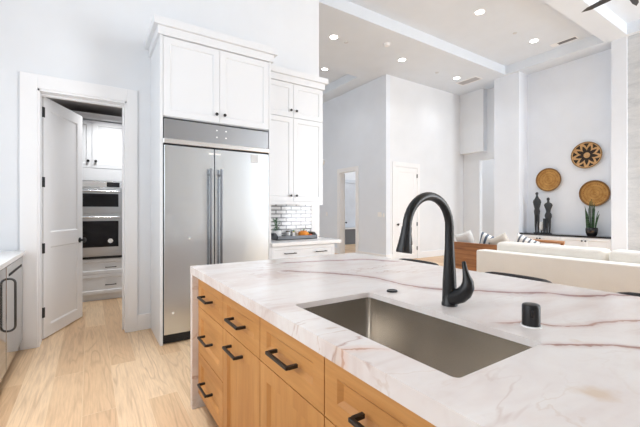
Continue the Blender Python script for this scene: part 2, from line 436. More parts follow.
b = NB(); box(b, HX + 0.0, 6.47, 6.483, 6.5, 0, 0.17, 0.003); box(b, 7.50, 9.46, 6.483, 6.5, 0, 0.17, 0.003); S('baseboard_far', b, M_trim)
b = NB(); box(b, HX - 0.017, HX, 6.483, 7.585, 0, 0.17, 0.003); box(b, HX - 0.017, HX, 8.575, 11.0, 0, 0.17, 0.003); S('baseboard_hall', b, M_trim)
# closet door in the far wall
b = NB()
box(b, 6.47, 6.575, 6.478, 6.5, 0, 2.55, 0.003); box(b, 7.395, 7.50, 6.478, 6.5, 0, 2.55, 0.003); box(b, 6.575, 7.395, 6.478, 6.5, 2.43, 2.55, 0.003)
S('trim_3', b, M_trim)
b = NB(); shaker(b, 0.81, 2.41, 0.012, 0.12, 0.006, 0.01, splits=((0.95, 1.07),), M=T(6.58, 6.5, 0.01))
d2 = S('door_2', b, M_trim)
b = NB()
loft(b, [(6.64, 6.488, 0.93), (6.64, 6.45, 0.93)], [0.012, 0.012]); lathe(b, [(0, -0.03), (0.02, -0.027), (0.03, -0.012), (0.03, 0.0), (0.018, 0.012), (0, 0.013)], 16, T(6.64, 6.44, 0.93) @ RX(R(90)))
fin('door_knob', b, M_black, d2, True)
for z in (0.28, 0.93, 1.58, 2.22):
    b = NB(); box(b, 7.372, 7.398, 6.472, 6.49, z - 0.05, z + 0.05, 0.002); fin('hinge', b, M_black, d2)
# wall beyond the living room with the hallway opening and bulkhead
b = NB()
box(b, 9.46, 9.6, 5.98, 6.64, 0, ZC); box(b, 9.46, 9.6, 4.9, 5.98, 2.76, ZC)
S('wall_passage', b, M_wall)
b = NB(); box(b, 9.28, 9.46, 5.75, 6.5, 2.98, ZC); S('wall_bulkhead', b, M_wall)
b = NB(); box(b, 11.2, 11.35, 3.5, 8.0, 0, ZC); S('wall_passage_end', b, M_wall)
# niche between two piers
b = NB()
box(b, 8.9, 9.46, 4.57, 5.21, 0, ZC); box(b, 9.3, 9.46, 2.73, 4.57, 0, ZC); box(b, 8.9, 9.46, 2.48, 2.73, 0, ZC + 0.2)
S('wall_niche', b, M_hall)
M_slab = pm('grey_stone_cladding', (0.6, 0.61, 0.62), 0.45); g = G(M_slab)
v = g.coord(scale=(1, 0.6, 2.2)); n = g.noise(v, 3.0, 5, 0.6, 0.8); n2 = g.noise(v, 14, 4, 0.6, 1.5)
c = g.ramp(n, [(0.3, (0.50, 0.53, 0.56)), (0.55, (0.60, 0.625, 0.65)), (0.75, (0.68, 0.695, 0.715))])
c = g.mix(g.ramp(n2, [(0.45, (0, 0, 0)), (0.5, (0.3, 0.3, 0.3)), (0.55, (0, 0, 0))]), c, (0.8, 0.8, 0.8)); g.col(c)
b = NB(); box(b, 8.93, 9.46, -3.2, 2.48, 0, ZT); S('wall_right', b, M_slab)
b = NB(); box(b, 8.88, 8.93, -2.2, 2.44, ZT - 0.06, ZT, 0.004); S('trim_4', b, M_trim)

# pantry door, open into the pantry
HXp, HYp = -0.418, 4.405
ang = math.atan2(5.129 - 4.43, -0.095 + 0.405)
b = NB(); Md = T(HXp, HYp, 0.012) @ RZ(ang)
shaker(b, 0.755, 2.395, 0.040, 0.115, 0.010, 0.014, splits=((0.90, 1.045),), M=Md, back=True)
dr = S('door_1', b, M_trim)
for z in (0.27, 0.905, 1.56, 2.25):
    b = NB(); box(b, -0.012, 0.018, -0.043, 0.0, -0.05, 0.05, 0.002, M=T(HXp, HYp, z) @ RZ(ang)); box(b, HXp - 0.008, HXp + 0.016, HYp - 0.06, HYp - 0.02, z - 0.05, z + 0.05, 0.002)
    fin('hinge', b, M_black, dr)
b = NB()
for s in (-1, 1):
    off = -0.04 if s < 0 else 0
    lathe(b, [(0, 0), (0.03, 0), (0.03, 0.006), (0.012, 0.01), (0.012, 0.035), (0.026, 0.042), (0.03, 0.055), (0.022, 0.066), (0, 0.068)], 20,
          T(HXp, HYp, 0.012) @ RZ(ang) @ T(0.69, off, 0.92) @ RX(R(90) if s < 0 else R(-90)))
fin('door_knob', b, M_black, dr, True)

# ------------------------------------------------------------------ small hardware builders (world transforms)
def knob(parent, x, y, z, r=0.015, sub=True):
    b = NB(); lathe(b, [(0, 0), (0.006, 0), (0.006, 0.014), (r, 0.018), (r, 0.026), (r * 0.8, 0.029), (0, 0.029)], 16, T(x, y, z) @ RX(R(90)))
    return fin('knob', b, M_black, parent, True)
def pull_y(bm, x, y, z, ln, out=0.032, th=0.010):
    """bar pull on a front facing -Y"""
    box(bm, x - ln / 2, x + ln / 2, y - out - th, y - out, z - th / 2, z + th / 2, 0.002)
    for s in (-1, 1): box(bm, x + s * (ln / 2 - th) - th / 2, x + s * (ln / 2 - th) + th / 2, y - out - 0.001, y, z - th / 2, z + th / 2)
def pull_x(bm, x, y, z, ln, out=0.034, th=0.012):
    """bar pull on a front facing -X"""
    box(bm, x - out - th, x - out, y - ln / 2, y + ln / 2, z - th / 2, z + th / 2, 0.002)
    for s in (-1, 1): box(bm, x - out - 0.001, x, y + s * (ln / 2 - th / 2) - th / 2, y + s * (ln / 2 - th / 2) + th / 2, z - th / 2, z + th / 2)

# ------------------------------------------------------------------ refrigerator surround cabinet
FY = 3.594
cb = thing('refrigerator_cabinet', (1.13, 3.9, 0), 'tall white cabinet surround with crown built around the steel refrigerator', 'cabinet')
b = NB(); box(b, 0.552, 0.577, FY, 4.198, 0, 2.95); fin('side_panel', b, M_cab, cb)
b = NB(); box(b, 1.676, 1.70, FY, 4.198, 0, 2.95); fin('side_panel', b, M_cab, cb)
b = NB(); box(b, 0.577, 1.676, FY + 0.022, 4.198, 2.175, 2.94); fin('body', b, M_cab, cb)
b = NB(); box(b, 0.53, 1.722, FY - 0.022, 4.197, 2.94, 3.02, 0.002); box(b, 0.492, 1.76, FY - 0.052, 4.197, 3.018, 3.09, 0.003)
fin('crown', b, M_cab, cb)
for x0, x1, kx in ((0.581, 1.118, 1.085), (1.122, 1.672, 1.168)):
    b = NB(); shaker(b, x1 - x0, 0.752, 0.02, 0.062, M=T(x0, FY + 0.021, 2.182)); dd = fin('door', b, M_cab, cb)
    knob(dd, kx, FY, 2.264, 0.016)
# refrigerator
fr = thing('refrigerator', (1.126, 3.9, 0), 'built-in stainless steel refrigerator with two tall doors and bar handles', 'refrigerator')
b = NB(); box(b, 0.582, 1.671, FY + 0.012, 4.17, 0.01, 2.165); fin('body', b, M_gap, fr)
b = NB(); box(b, 0.586, 1.667, FY - 0.002, FY + 0.02, 1.968, 2.155, 0.003); vp = fin('vent_panel', b, M_grille, fr)
for x in (1.09, 1.185):
    for z in (2.10, 2.03):
        b = NB(); lathe(b, [(0, 0), (0.008, 0), (0.008, 0.001), (0, 0.001)], 12, T(x, FY - 0.002, z) @ RX(R(90))); fin('screw_cover', b, M_sticker, vp)
b = NB(); box(b, 0.578, 1.674, FY - 0.022, FY + 0.02, 1.918, 1.966, 0.006); fin('trim_strip', b, M_bright, fr)
doors = []
for x0, x1 in ((0.586, 1.058), (1.066, 1.667)):
    b = NB(); box(b, x0, x1, FY - 0.012, FY + 0.03, 0.095, 1.903, 0.004); doors.append(fin('door', b, M_steel, fr))
for dd, x in ((doors[0], 1.012), (doors[1], 1.118)):
    b = NB(); loft(b, [(x, FY - 0.062, 0.50), (x, FY - 0.062, 1.70)], [0.0125] * 2, 18)
    for z in (0.56, 1.64): loft(b, [(x, FY - 0.062, z), (x, FY - 0.01, z)], [0.009] * 2, 12)
    fin('handle', b, M_hsteel, dd, True)
b = NB(); box(b, 0.586, 1.667, FY + 0.02, FY + 0.04, 0.012, 0.09)
for k in range(5): box(b, 0.59, 1.66, FY + 0.008, FY + 0.022, 0.016 + k * 0.015, 0.022 + k * 0.015)
fin('toe_grille', b, M_black, fr)
b = NB(); box(b, 1.005, 1.052, FY - 0.0135, FY - 0.012, 1.845, 1.862); fin('logo_plate', b, M_sticker, doors[0])
b = NB(); box(b, 1.07, 1.125, FY - 0.0135, FY - 0.012, 1.845, 1.862); fin('logo_plate', b, M_sticker, doors[1])
b = NB(); box(b, 1.455, 1.535, FY - 0.0135, FY - 0.012, 1.795, 1.885); st = fin('square_sticker', b, M_lightgrey, doors[1])
b = NB(); lathe(b, [(0, 0), (0.036, 0), (0.036, 0.0015), (0, 0.0015)], 24, T(1.60, FY - 0.012, 1.84) @ RX(R(90))); fin('round_sticker', b, M_sticker, doors[1])
b = NB(); lathe(b, [(0, 0), (0.012, 0), (0.012, 0.0015), (0, 0.0015)], 16, T(0.665, FY - 0.012, 0.295) @ RX(R(90))); fin('round_sticker', b, M_sticker, doors[0])
b = NB(); lathe(b, [(0, 0), (0.010, 0), (0.010, 0.0015), (0, 0.0015)], 16, T(0.815, FY - 0.012, 1.01) @ RX(R(90))); fin('round_sticker', b, M_sticker, doors[0])

# ------------------------------------------------------------------ coffee counter beyond the refrigerator
bc = thing('base_cabinet', (2.14, 3.9, 0), 'white base cabinet with two black pulls right of the refrigerator', 'cabinet')
b = NB(); box(b, 1.704, 2.583, 3.622, 4.198, 0.1, 0.872); box(b, 1.704, 2.583, 3.69, 4.198, 0, 0.1); fin('body', b, M_cab, bc)
b = NB(); shaker(b, 0.874, 0.165, 0.02, 0.04, 0.004, 0.004, M=T(1.706, 3.621, 0.70)); q = fin('drawer', b, M_cab, bc)
for x in (1.94, 2.37):
    b = NB(); pull_y(b, x, 3.601, 0.784, 0.15); fin('handle', b, M_black, q)
for x0 in (1.706, 2.145):
    b = NB(); shaker(b, 0.435, 0.58, 0.02, 0.06, M=T(x0, 3.621, 0.11)); q = fin('door', b, M_cab, bc)
    knob(q, x0 + (0.40 if x0 < 2 else 0.035), 3.601, 0.64)
b = NB(); box(b, 1.703, 2.665, 3.565, 4.198, 0.874, 0.914, 0.003)
tag(fin('countertop', b, M_quartz), 'white quartz countertop under the tiled backsplash by the refrigerator', 'countertop')
uc = thing('wall_cabinet', (2.14, 4.04, 1.375), 'white four-door wall cabinet above the tiled backsplash', 'cabinet')
UY = 3.87
b = NB(); box(b, 1.704, 2.583, UY + 0.021, 4.198, 1.375, 2.88); box(b, 1.704, 2.583, UY + 0.004, UY + 0.022, 1.355, 1.395); fin('body', b, M_cab, uc)
b = NB(); box(b, 1.762, 2.603, UY - 0.022, 4.2, 2.875, 2.955, 0.002); box(b, 1.762, 2.64, UY - 0.05, 4.2, 2.953, 3.022, 0.003)
fin('crown', b, M_cab, uc)
for x0, x1, kx in ((1.706, 2.136, 2.10), (2.141, 2.581, 2.178)):
    for z0, z1, kz in ((1.398, 2.443, 1.468), (2.449, 2.872, 2.533)):
        b = NB(); shaker(b, x1 - x0, z1 - z0, 0.02, 0.058, M=T(x0, UY + 0.021, z0)); q = fin('door', b, M_cab, uc)
        knob(q, kx, UY + 0.001, kz)
# backsplash
M_tile = pm('subway_tile', (0.84, 0.85, 0.86), 0.08); g = G(M_tile)
tc = g.node('ShaderNodeTexCoord'); sep = g.node('ShaderNodeSeparateXYZ'); g.l.new(tc.outputs['Object'], sep.inputs[0])
cmb = g.node('ShaderNodeCombineXYZ'); g.put(cmb.inputs[0], sep.outputs[0]); g.put(cmb.inputs[1], sep.outputs[2])
br = g.node('ShaderNodeTexBrick'); g.l.new(cmb.outputs[0], br.inputs['Vector'])
for k, v in (('Scale', 1.0), ('Mortar Size', 0.0075), ('Mortar Smooth', 0.1), ('Bias', 0.0), ('Brick Width', 0.152), ('Row Height', 0.0515)): br.inputs[k].default_value = v
br.inputs['Color1'].default_value = (0.86, 0.87, 0.88, 1); br.inputs['Color2'].default_value = (0.80, 0.81, 0.83, 1); br.inputs['Mortar'].default_value = (0.13, 0.135, 0.15, 1)
g.col(br.outputs['Color']); g.bump(br.outputs['Fac'], -0.3, 0.003)
b = NB(); box(b, 1.702, 2.602, 4.189, 4.2, 0.914, 1.372); S('wall_backsplash', b, M_tile)
b = NB(); box(b, 2.604, 2.737, 4.187, 4.2, 0.916, 1.373, 0.002); S('trim_5', b, M_trim)
# things on the tray
ty = 4.0
tr = thing('serving_tray', (2.19, ty, 0.914), 'dark grey tray with raised end handles on the white counter', 'tray')
M_zinc = painted('weathered_zinc', (0.17, 0.18, 0.20), 0.5, 0.25)
b = NB(); x0, x1, y0, y1 = 1.92, 2.50, 3.885, 4.15
box(b, x0, x1, y0, y1, 0.915, 0.9225); box(b, x0, x1, y0, y0 + 0.008, 0.915, 0.962); box(b, x0, x1, y1 - 0.008, y1, 0.915, 0.962)
fin('tray_base', b, M_zinc, tr)
for x, s in ((x0, 1), (x1 - 0.008, 1)):
    b = NB(); pts = [(y0, 0.915), (y1, 0.915), (y1, 0.965), (y1 - 0.06, 0.998), (y0 + 0.06, 0.998), (y0, 0.965)]
    prism(b, pts, 0, 0.010, T(x, 0, 0) @ Matrix(((0, 0, 1, 0), (1, 0, 0, 0), (0, 1, 0, 0), (0, 0, 0, 1))))
    box(b, x - 0.0015, x + 0.0115, y0 + 0.09, y1 - 0.09, 0.968, 0.984, mi=1)
    fin('end_handle', b, [M_zinc, M_black], tr)
b = NB()
lathe(b, [(0, 0), (0.052, 0), (0.056, 0.01), (0.056, 0.10), (0.050, 0.104), (0.048, 0.096), (0, 0.094)], 24, T(1.985, 4.02, 0.924))
pot = thing('potted_herb', (1.985, 4.02, 0.924), 'small green plant in a white pot at the left end of the tray', 'plant')
fin('pot', b, pm('white_ceramic', (0.85, 0.86, 0.87), 0.2), pot, True)
M_leaf = painted('leaf_green', (0.06, 0.17, 0.07), 0.5, 0.3)
b = NB()
for k in range(80):
    a = random.uniform(0, 6.28); r_ = random.uniform(0, 0.034); z = 1.02 + random.uniform(0, 0.15)
    Mx = T(1.975 + r_ * math.cos(a), 4.02 + r_ * math.sin(a), z) @ RZ(a) @ RY(R(random.uniform(-60, 20)))
    prism(b, [(0, 0), (0.014, 0.009), (0.030, 0.006), (0.038, 0), (0.030, -0.006), (0.014, -0.009)], -0.0006, 0.0006, Mx)
for k in range(5):
    a = k * 1.25; loft(b, [(1.985, 4.02, 1.015), (1.975 + 0.012 * math.cos(a), 4.02 + 0.012 * math.sin(a), 1.14)], [0.0015, 0.001], 5)
fin('foliage', b, M_leaf, pot)
jr = thing('glass_jar', (2.13, 4.0, 0.924), 'dark lidded glass jar between white pot and slim bottle', 'jar')
b = NB(); lathe(b, [(0, 0), (0.03, 0), (0.032, 0.006), (0.032, 0.03), (0, 0.03)], 20, T(2.13, 4.0, 0.924)); fin('base_band', b, M_black, jr, True)
b = NB(); lathe(b, [(0, 0.0301), (0.031, 0.0301), (0.031, 0.075), (0.026, 0.085), (0, 0.085)], 20, T(2.13, 4.0, 0.924)); fin('body', b, pm('smoked_glass', (0.55, 0.57, 0.58), 0.1, 0.2), jr, True)
b = NB(); lathe(b, [(0, 0.0851), (0.028, 0.0851), (0.028, 0.098), (0, 0.10)], 20, T(2.13, 4.0, 0.924)); fin('lid', b, M_black, jr, True)
bt = thing('condiment_bottle', (2.20, 3.98, 0.924), 'slim white bottle with green and yellow top on the tray', 'bottle')
b = NB(); lathe(b, [(0, 0), (0.018, 0), (0.019, 0.004), (0.019, 0.068), (0.013, 0.076), (0, 0.076)], 18, T(2.20, 3.98, 0.924)); fin('body', b, M_quartz, bt, True)
b = NB(); lathe(b, [(0, 0.0761), (0.0135, 0.0761), (0.0135, 0.088), (0, 0.088)], 18, T(2.20, 3.98, 0.924)); fin('yellow_band', b, pm('mustard_yellow', (0.75, 0.62, 0.12), 0.4), bt, True)
b = NB(); lathe(b, [(0, 0.0881), (0.015, 0.0881), (0.014, 0.105), (0, 0.107)], 18, T(2.20, 3.98, 0.924)); fin('cap', b, pm('bottle_green', (0.05, 0.16, 0.07), 0.4), bt, True)
b = NB(); lathe(b, [(0, 0), (0.036, 0), (0.040, 0.01), (0.040, 0.082), (0.037, 0.085), (0.035, 0.078), (0, 0.076)], 22, T(2.275, 4.05, 0.924))
tag(fin('white_mug', b, M_quartz, smooth=True), 'plain white mug standing behind the orange fruit on the tray', 'mug')
# bowl of fruit
M_or = painted('orange_rind', (0.85, 0.27, 0.02), 0.5, 0.15); M_ye = painted('yellow_rind', (0.85, 0.50, 0.05), 0.5, 0.1); M_rd = painted('red_orange_rind', (0.62, 0.08, 0.02), 0.5, 0.1)
def fruit(x, y, z, r, m, label, rib=7, name='gourd'):
    t = thing(name, (x, y, z), label, 'gourd', group=None)
    q = bmesh.new(); bmesh.ops.create_uvsphere(q, u_segments=28, v_segments=14, radius=r)
    for v in q.verts:
        a = math.atan2(v.co.y, v.co.x); k = 1 + 0.05 * math.cos(rib * a)
        v.co.x *= k; v.co.y *= k; v.co.z = v.co.z * 0.75 * (1 - 0.15 * math.exp(-((v.co.x ** 2 + v.co.y ** 2) / (r * r * 0.1)))) + r * 0.75
    b = NB(); merge(b, q, T(x, y, z)); fin('body', b, m, t, True)
    b = NB(); loft(b, [(x, y, z + r * 1.25), (x + r * 0.1, y, z + r * 1.6), (x + r * 0.25, y, z + r * 1.75)], [r * 0.16, r * 0.11, r * 0.13], 8); fin('stem', b, M_leaf, t, True)
fruit(2.345, 3.975, 0.9235, 0.066, M_or, 'larger orange ribbed gourd sitting on the dark tray')
fruit(2.437, 3.955, 0.9235, 0.034, M_rd, 'small red orange gourd at the right of the larger gourd')
fruit(2.43, 4.06, 0.9235, 0.052, M_ye, 'yellow gourd behind the small red orange gourd', 6)
fruit(2.25, 3.945, 0.9235, 0.026, M_ye, 'tiny yellow gourd left of the larger orange gourd', 6)

# ------------------------------------------------------------------ pantry oven tower
PY = 5.873; PX0, PX1 = -0.42, 0.47
pc = thing('oven_cabinet', (0.02, 6.1, 0), 'tall white pantry cabinet holding the wall ovens with drawers below', 'cabinet')
b = NB(); box(b, PX0, PX1, PY + 0.022, 6.48, 0.0952, 2.55); box(b, PX0, PX1, PY + 0.06, 6.48, 0, 0.095)
box(b, PX0, PX1, PY + 0.0, PY + 0.022, 1.71, 1.875); box(b, PX0, -0.40, PY, PY + 0.022, 0.60, 1.71); box(b, 0.445, PX1, PY, PY + 0.022, 0.60, 1.71)
fin('body', b, M_cab, pc)
b = NB(); box(b, PX0 - 0.02, PX1 + 0.02, PY - 0.03, 6.48, 2.56, 2.645, 0.003); fin('crown', b, M_cab, pc)
for x0, x1, kx in ((PX0 + 0.002, 0.020, -0.023), (0.026, PX1 - 0.002, 0.068)):
    b = NB(); shaker(b, x1 - x0, 0.66, 0.02, 0.06, M=T(x0, PY + 0.021, 1.882)); q = fin('door', b, M_cab, pc); knob(q, kx, PY, 1.975, 0.018)
for z0, z1, hz in ((0.382, 0.592, 0.475), (0.10, 0.378, 0.225)):
    b = NB(); shaker(b, PX1 - PX0 - 0.004, z1 - z0, 0.02, 0.045, M=T(PX0 + 0.002, PY + 0.021, z0)); q = fin('drawer', b, M_cab, pc)
    for x in (-0.20, 0.25):
        b = NB(); pull_y(b, x, PY + 0.001, hz, 0.14); fin('handle', b, M_black, q)
ov = thing('wall_oven', (0.02, 6.0, 0.6), 'stainless double wall oven with black glass windows in the pantry', 'oven')
b = NB(); box(b, -0.398, 0.443, PY - 0.004, PY + 0.02, 0.632, 1.705, 0.002); fin('body', b, M_steelh, ov)
b = NB(); box(b, -0.38, 0.40, PY - 0.012, PY - 0.004, 1.612, 1.692, 0.002); cp = fin('control_panel', b, M_bright, ov)
b = NB(); box(b, 0.20, 0.36, PY - 0.015, PY - 0.012, 1.618, 1.686); fin('display', b, M_blackg, cp)
for z0, z1, w0, w1, hz in ((1.245, 1.595, 1.335, 1.52, 1.555), (0.66, 1.235, 0.765, 1.135, 1.188)):
    b = NB(); box(b, -0.385, 0.405, PY - 0.03, PY - 0.004, z0, z1, 0.004); dd = fin('door', b, M_steelh, ov)
    b = NB(); box(b, -0.33, 0.345, PY - 0.033, PY - 0.0301, w0, w1); fin('window_glass', b, M_bowlglass, dd)
    b = NB(); loft(b, [(-0.33, PY - 0.075, hz), (0.35, PY - 0.075, hz)], [0.011] * 2, 14)
    for x in (-0.29, 0.31): loft(b, [(x, PY - 0.075, hz), (x, PY - 0.03, hz)], [0.008] * 2, 10)
    fin('handle', b, M_steel, dd, True)
    if z0 < 1:
        b = NB(); lathe(b, [(0, 0), (0.032, 0), (0.032, 0.002), (0, 0.002)], 24, T(0.245, PY - 0.033, 0.85) @ RX(R(90))); fin('round_sticker', b, M_sticker, dd)
b = NB(); box(b, -0.398, 0.443, PY - 0.015, PY + 0.01, 0.602, 0.63, 0.002)
fin('vent_strip', b, M_black, ov)
lp = bpy.data.lights.new('pantry_fill', 'AREA'); lp.shape = 'DISK'; lp.size = 0.3; lp.energy = 9; lp.spread = R(140)  # unseen light added to brighten the pantry cabinets and ovens
lo = bpy.data.objects.new('pantry_fill', lp); lo.location = (0.25, 5.35, 2.73); COL.objects.link(lo)
pl = thing('pantry_fill_ring', (0.25, 5.35, 2.74), 'added trim ring around the unseen pantry fill light', 'light')
b = NB(); lathe(b, [(0.15, 0), (0.17, 0), (0.17, 0.02), (0.15, 0.02)], 24, T(0.25, 5.35, 2.74)); fin('trim_ring', b, M_trim, pl)

# ------------------------------------------------------------------ left counter with beverage cooler
b = NB(); box(b, -1.29, -0.497, 0.0, 4.175, 0.876, 0.914, 0.003)
tag(fin('countertop', b, M_quartz), 'white countertop at the left edge over the steel cooler', 'countertop')
cl = thing('beverage_cooler', (-0.9, 3.75, 0), 'stainless under-counter cooler with dark loop handle at the left edge', 'cooler')
M_mirror = steel('cooler_steel', (0.50, 0.52, 0.54), 0.07)
M_dkh = pm('dark_steel_handle', (0.10, 0.105, 0.11), 0.35, 0.9)
b = NB(); box(b, -1.27, -0.56, 3.40, 4.16, 0.09, 0.872); box(b, -1.27, -0.61, 3.40, 4.16, 0, 0.09); fin('body', b, M_gap, cl)
b = NB(); box(b, -0.558, -0.511, 3.41, 4.155, 0.10, 0.862, 0.003); dd = fin('door', b, M_mirror, cl)
def loop_handle(y, z0, z1, x, out, r, par, nm='handle'):
    pts = [(x, y, z0)]
    for k in range(7):
        a = k / 6 * math.pi / 2; pts.append((x + out - 0.035 + 0.035 * math.sin(a), y, z0 + 0.035 - 0.035 * math.cos(a)))
    for k in range(7):
        a = k / 6 * math.pi / 2; pts.append((x + out - 0.035 + 0.035 * math.cos(a), y, z1 - 0.035 + 0.035 * math.sin(a)))
    pts.append((x, y, z1))
    b = NB(); loft(b, pts, [r] * len(pts), 14); return fin(nm, b, M_dkh, par, True)
loop_handle(3.47, 0.375, 0.765, -0.512, 0.042, 0.008, dd)
b = NB(); box(b, -0.511, -0.509, 3.50, 4.08, 0.78, 0.80); fin('groove', b, M_gap, dd)
c2 = thing('dishwasher', (-0.9, 3.08, 0), 'stainless dishwasher beside the cooler under the left counter', 'dishwasher')
b = NB(); box(b, -1.27, -0.56, 2.78, 3.39, 0.09, 0.872); box(b, -1.27, -0.61, 2.78, 3.39, 0, 0.09); fin('body', b, M_gap, c2)
b = NB(); box(b, -0.558, -0.511, 2.785, 3.385, 0.10, 0.862, 0.003); dd = fin('door', b, M_mirror, c2)
b = NB(); box(b, -1.27, -0.56, 0.0, 2.77, 0.1, 0.872); box(b, -1.27, -0.61, 0, 2.77, 0, 0.1)
c3 = tag(fin('base_cabinet', b, M_cab), 'white base cabinet run under the left counter near the camera', 'cabinet')

# ------------------------------------------------------------------ island
isl = thing('kitchen_island', (1.1, 0.9, 0), 'large kitchen island with honey oak drawers and doors', 'island')
IX = 0.585; IY1 = 2.325
b = NB(); box(b, IX + 0.022, 1.55, -0.75, IY1 - 0.001, 0.095, 0.863)
# hollow for the sink is left open: build the body as frames around it
b.free(); b = NB()
box(b, IX + 0.022, 0.63, -0.75, IY1, 0.095, 0.864); box(b, 1.06, 1.55, -0.75, IY1, 0.095, 0.864)
box(b, 0.63, 1.06, 1.22, IY1, 0.095, 0.864); box(b, 0.63, 1.06, -0.75, 0.42, 0.095, 0.864); box(b, 0.63, 1.06, 0.42, 1.22, 0.095, 0.60)
fin('body', b, M_oakv, isl)
b = NB(); box(b, IX + 0.075, 1.5, -0.75, IY1, 0, 0.095); fin('toe_kick', b, M_gap, isl)
G2 = 0.0025
Mx = RZ(R(-90))
def front(y_hi, y_lo, z0, z1, name, mat_, fw=0.062, hz=None, hy=None, hl=0.165):
    b = NB(); shaker(b, y_hi - y_lo - 2 * G2, z1 - z0 - 2 * G2, 0.022, fw, 0.013, 0.014, M=T(IX + 0.0215, y_hi - G2, z0 + G2) @ Mx)
    o = fin(name, b, mat_, isl)
    if hz is not None:
        b = NB(); pull_x(b, IX, hy if hy else (y_hi + y_lo) / 2, hz, hl); fin('handle', b, M_black, o)
    return o
ZD = 0.660
front(2.325, 1.822, ZD, 0.862, 'drawer', M_oakh, hz=0.752, hy=2.09, hl=0.17)
front(2.325, 1.822, 0.369, ZD, 'drawer', M_oakh, hz=0.51, hy=2.09, hl=0.17)
front(2.325, 1.822, 0.098, 0.369, 'drawer', M_oakh, hz=0.225, hy=2.09, hl=0.17)
front(1.822, 1.342, ZD, 0.862, 'drawer', M_oakh, hz=0.75, hl=0.165)
front(1.822, 1.342, 0.098, ZD, 'door', M_oakv, hz=0.605, hy=1.615, hl=0.165)
front(1.342, 0.868, ZD, 0.862, 'drawer', M_oakh, hz=0.75, hy=1.11, hl=0.165)
q = front(1.342, 0.868, 0.098, ZD, 'door', M_oakv)
front(0.868, 0.36, ZD, 0.862, 'drawer', M_oakh, hz=0.75, hy=0.613, hl=0.165)
front(0.868, 0.36, 0.098, ZD, 'door', M_oakv)
front(0.36, -0.15, ZD, 0.862, 'drawer', M_oakh, hz=0.75, hl=0.165)
front(0.36, -0.15, 0.098, ZD, 'door', M_oakv)
# waterfall end
b = NB(); box(b, 0.547, 1.92, 2.327, 2.374, 0.0, 0.8655, 0.0015); fin('waterfall_panel', b, M_stone, isl)
# countertop: 22 mm slab with mitred apron and the sink cut-out
def rounded_rect(x0, x1, y0, y1, r, n=6):
    pts = []
    for cx, cy, a0 in ((x1 - r, y1 - r, 0), (x0 + r, y1 - r, 90), (x0 + r, y0 + r, 180), (x1 - r, y0 + r, 270)):
        for k in range(n + 1): a = R(a0 + 90 * k / n); pts.append((cx + r * math.cos(a), cy + r * math.sin(a)))
    return pts
CX0, CX1, CY0, CY1 = 0.545, 1.92, -0.8, 2.374
SX0, SX1, SY0, SY1 = 0.653, 1.030, 0.464, 1.178
def slab_with_hole(outer, inner, z0, z1, bm):
    t = bmesh.new()
    for z in (z0, z1):
        vo = [t.verts.new((x, y, z)) for x, y in outer]; vi = [t.verts.new((x, y, z)) for x, y in inner]
        es = [t.edges.new((vo[i], vo[(i + 1) % len(vo)])) for i in range(len(vo))] + [t.edges.new((vi[i], vi[(i + 1) % len(vi)])) for i in range(len(vi))]
        bmesh.ops.triangle_fill(t, use_beauty=True, use_dissolve=False, edges=es)
        if z == z0: o0, i0 = vo, vi
        else: o1, i1 = vo, vi
    for a, b_ in ((o0, o1), (i0, i1)):
        n = len(a)
        for k in range(n): t.faces.new((a[k], a[(k + 1) % n], b_[(k + 1) % n], b_[k]))
    merge(bm, t)
b = NB()
slab_with_hole([(CX0, CY0), (CX1, CY0), (CX1, CY1), (CX0, CY1)], rounded_rect(SX0, SX1, SY0, SY1, 0.016), 0.8925, 0.914, b)
box(b, CX0, CX0 + 0.03, CY0, CY1, 0.866, 0.8926); box(b, CX1 - 0.03, CX1, CY0, CY1, 0.866, 0.8926); box(b, CX0 + 0.03, CX1 - 0.03, CY1 - 0.03, CY1, 0.866, 0.8926); box(b, CX0 + 0.03, CX1 - 0.03, CY0, CY0 + 0.03, 0.866, 0.8926)
ct = fin('countertop', b, M_stone, isl)
# undermount sink
snk = thing('kitchen_sink', (0.836, 0.82, 0.66), 'rectangular stainless undermount sink set in the island', 'sink')
b = NB(); t = bmesh.new()
def ring(x0, x1, y0, y1, r, z): return [t.verts.new((x, y, z)) for x, y in rounded_rect(x0, x1, y0, y1, r)]
e = 0.004
rs = [ring(SX0 - 0.02, SX1 + 0.02, SY0 - 0.02, SY1 + 0.02, 0.03, 0.892), ring(SX0 - e, SX1 + e, SY0 - e, SY1 + e, 0.024, 0.892),
      ring(SX0 - e, SX1 + e, SY0 - e, SY1 + e, 0.024, 0.70), ring(SX0 + 0.004, SX1 - 0.004, SY0 + 0.004, SY1 - 0.004, 0.022, 0.684), ring(SX0 + 0.02, SX1 - 0.02, SY0 + 0.02, SY1 - 0.02, 0.02, 0.676),
      ring(0.80, 0.88, 0.78, 0.86, 0.0399, 0.670)]
for a, c_ in zip(rs, rs[1:]):
    n = len(a)
    for k in range(n): t.faces.new((a[k], a[(k + 1) % n], c_[(k + 1) % n], c_[k]))
t.faces.new(rs[-1]); merge(b, t); so = fin('basin', b, M_sink, snk, True, angle=50)
b = NB(); lathe(b, [(0, 0.004), (0.03, 0.004), (0.042, 0.006), (0.045, 0.002), (0.045, 0.0), (0, 0)], 24, T(0.84, 0.82, 0.6705)); fin('drain', b, M_bright, snk, True)

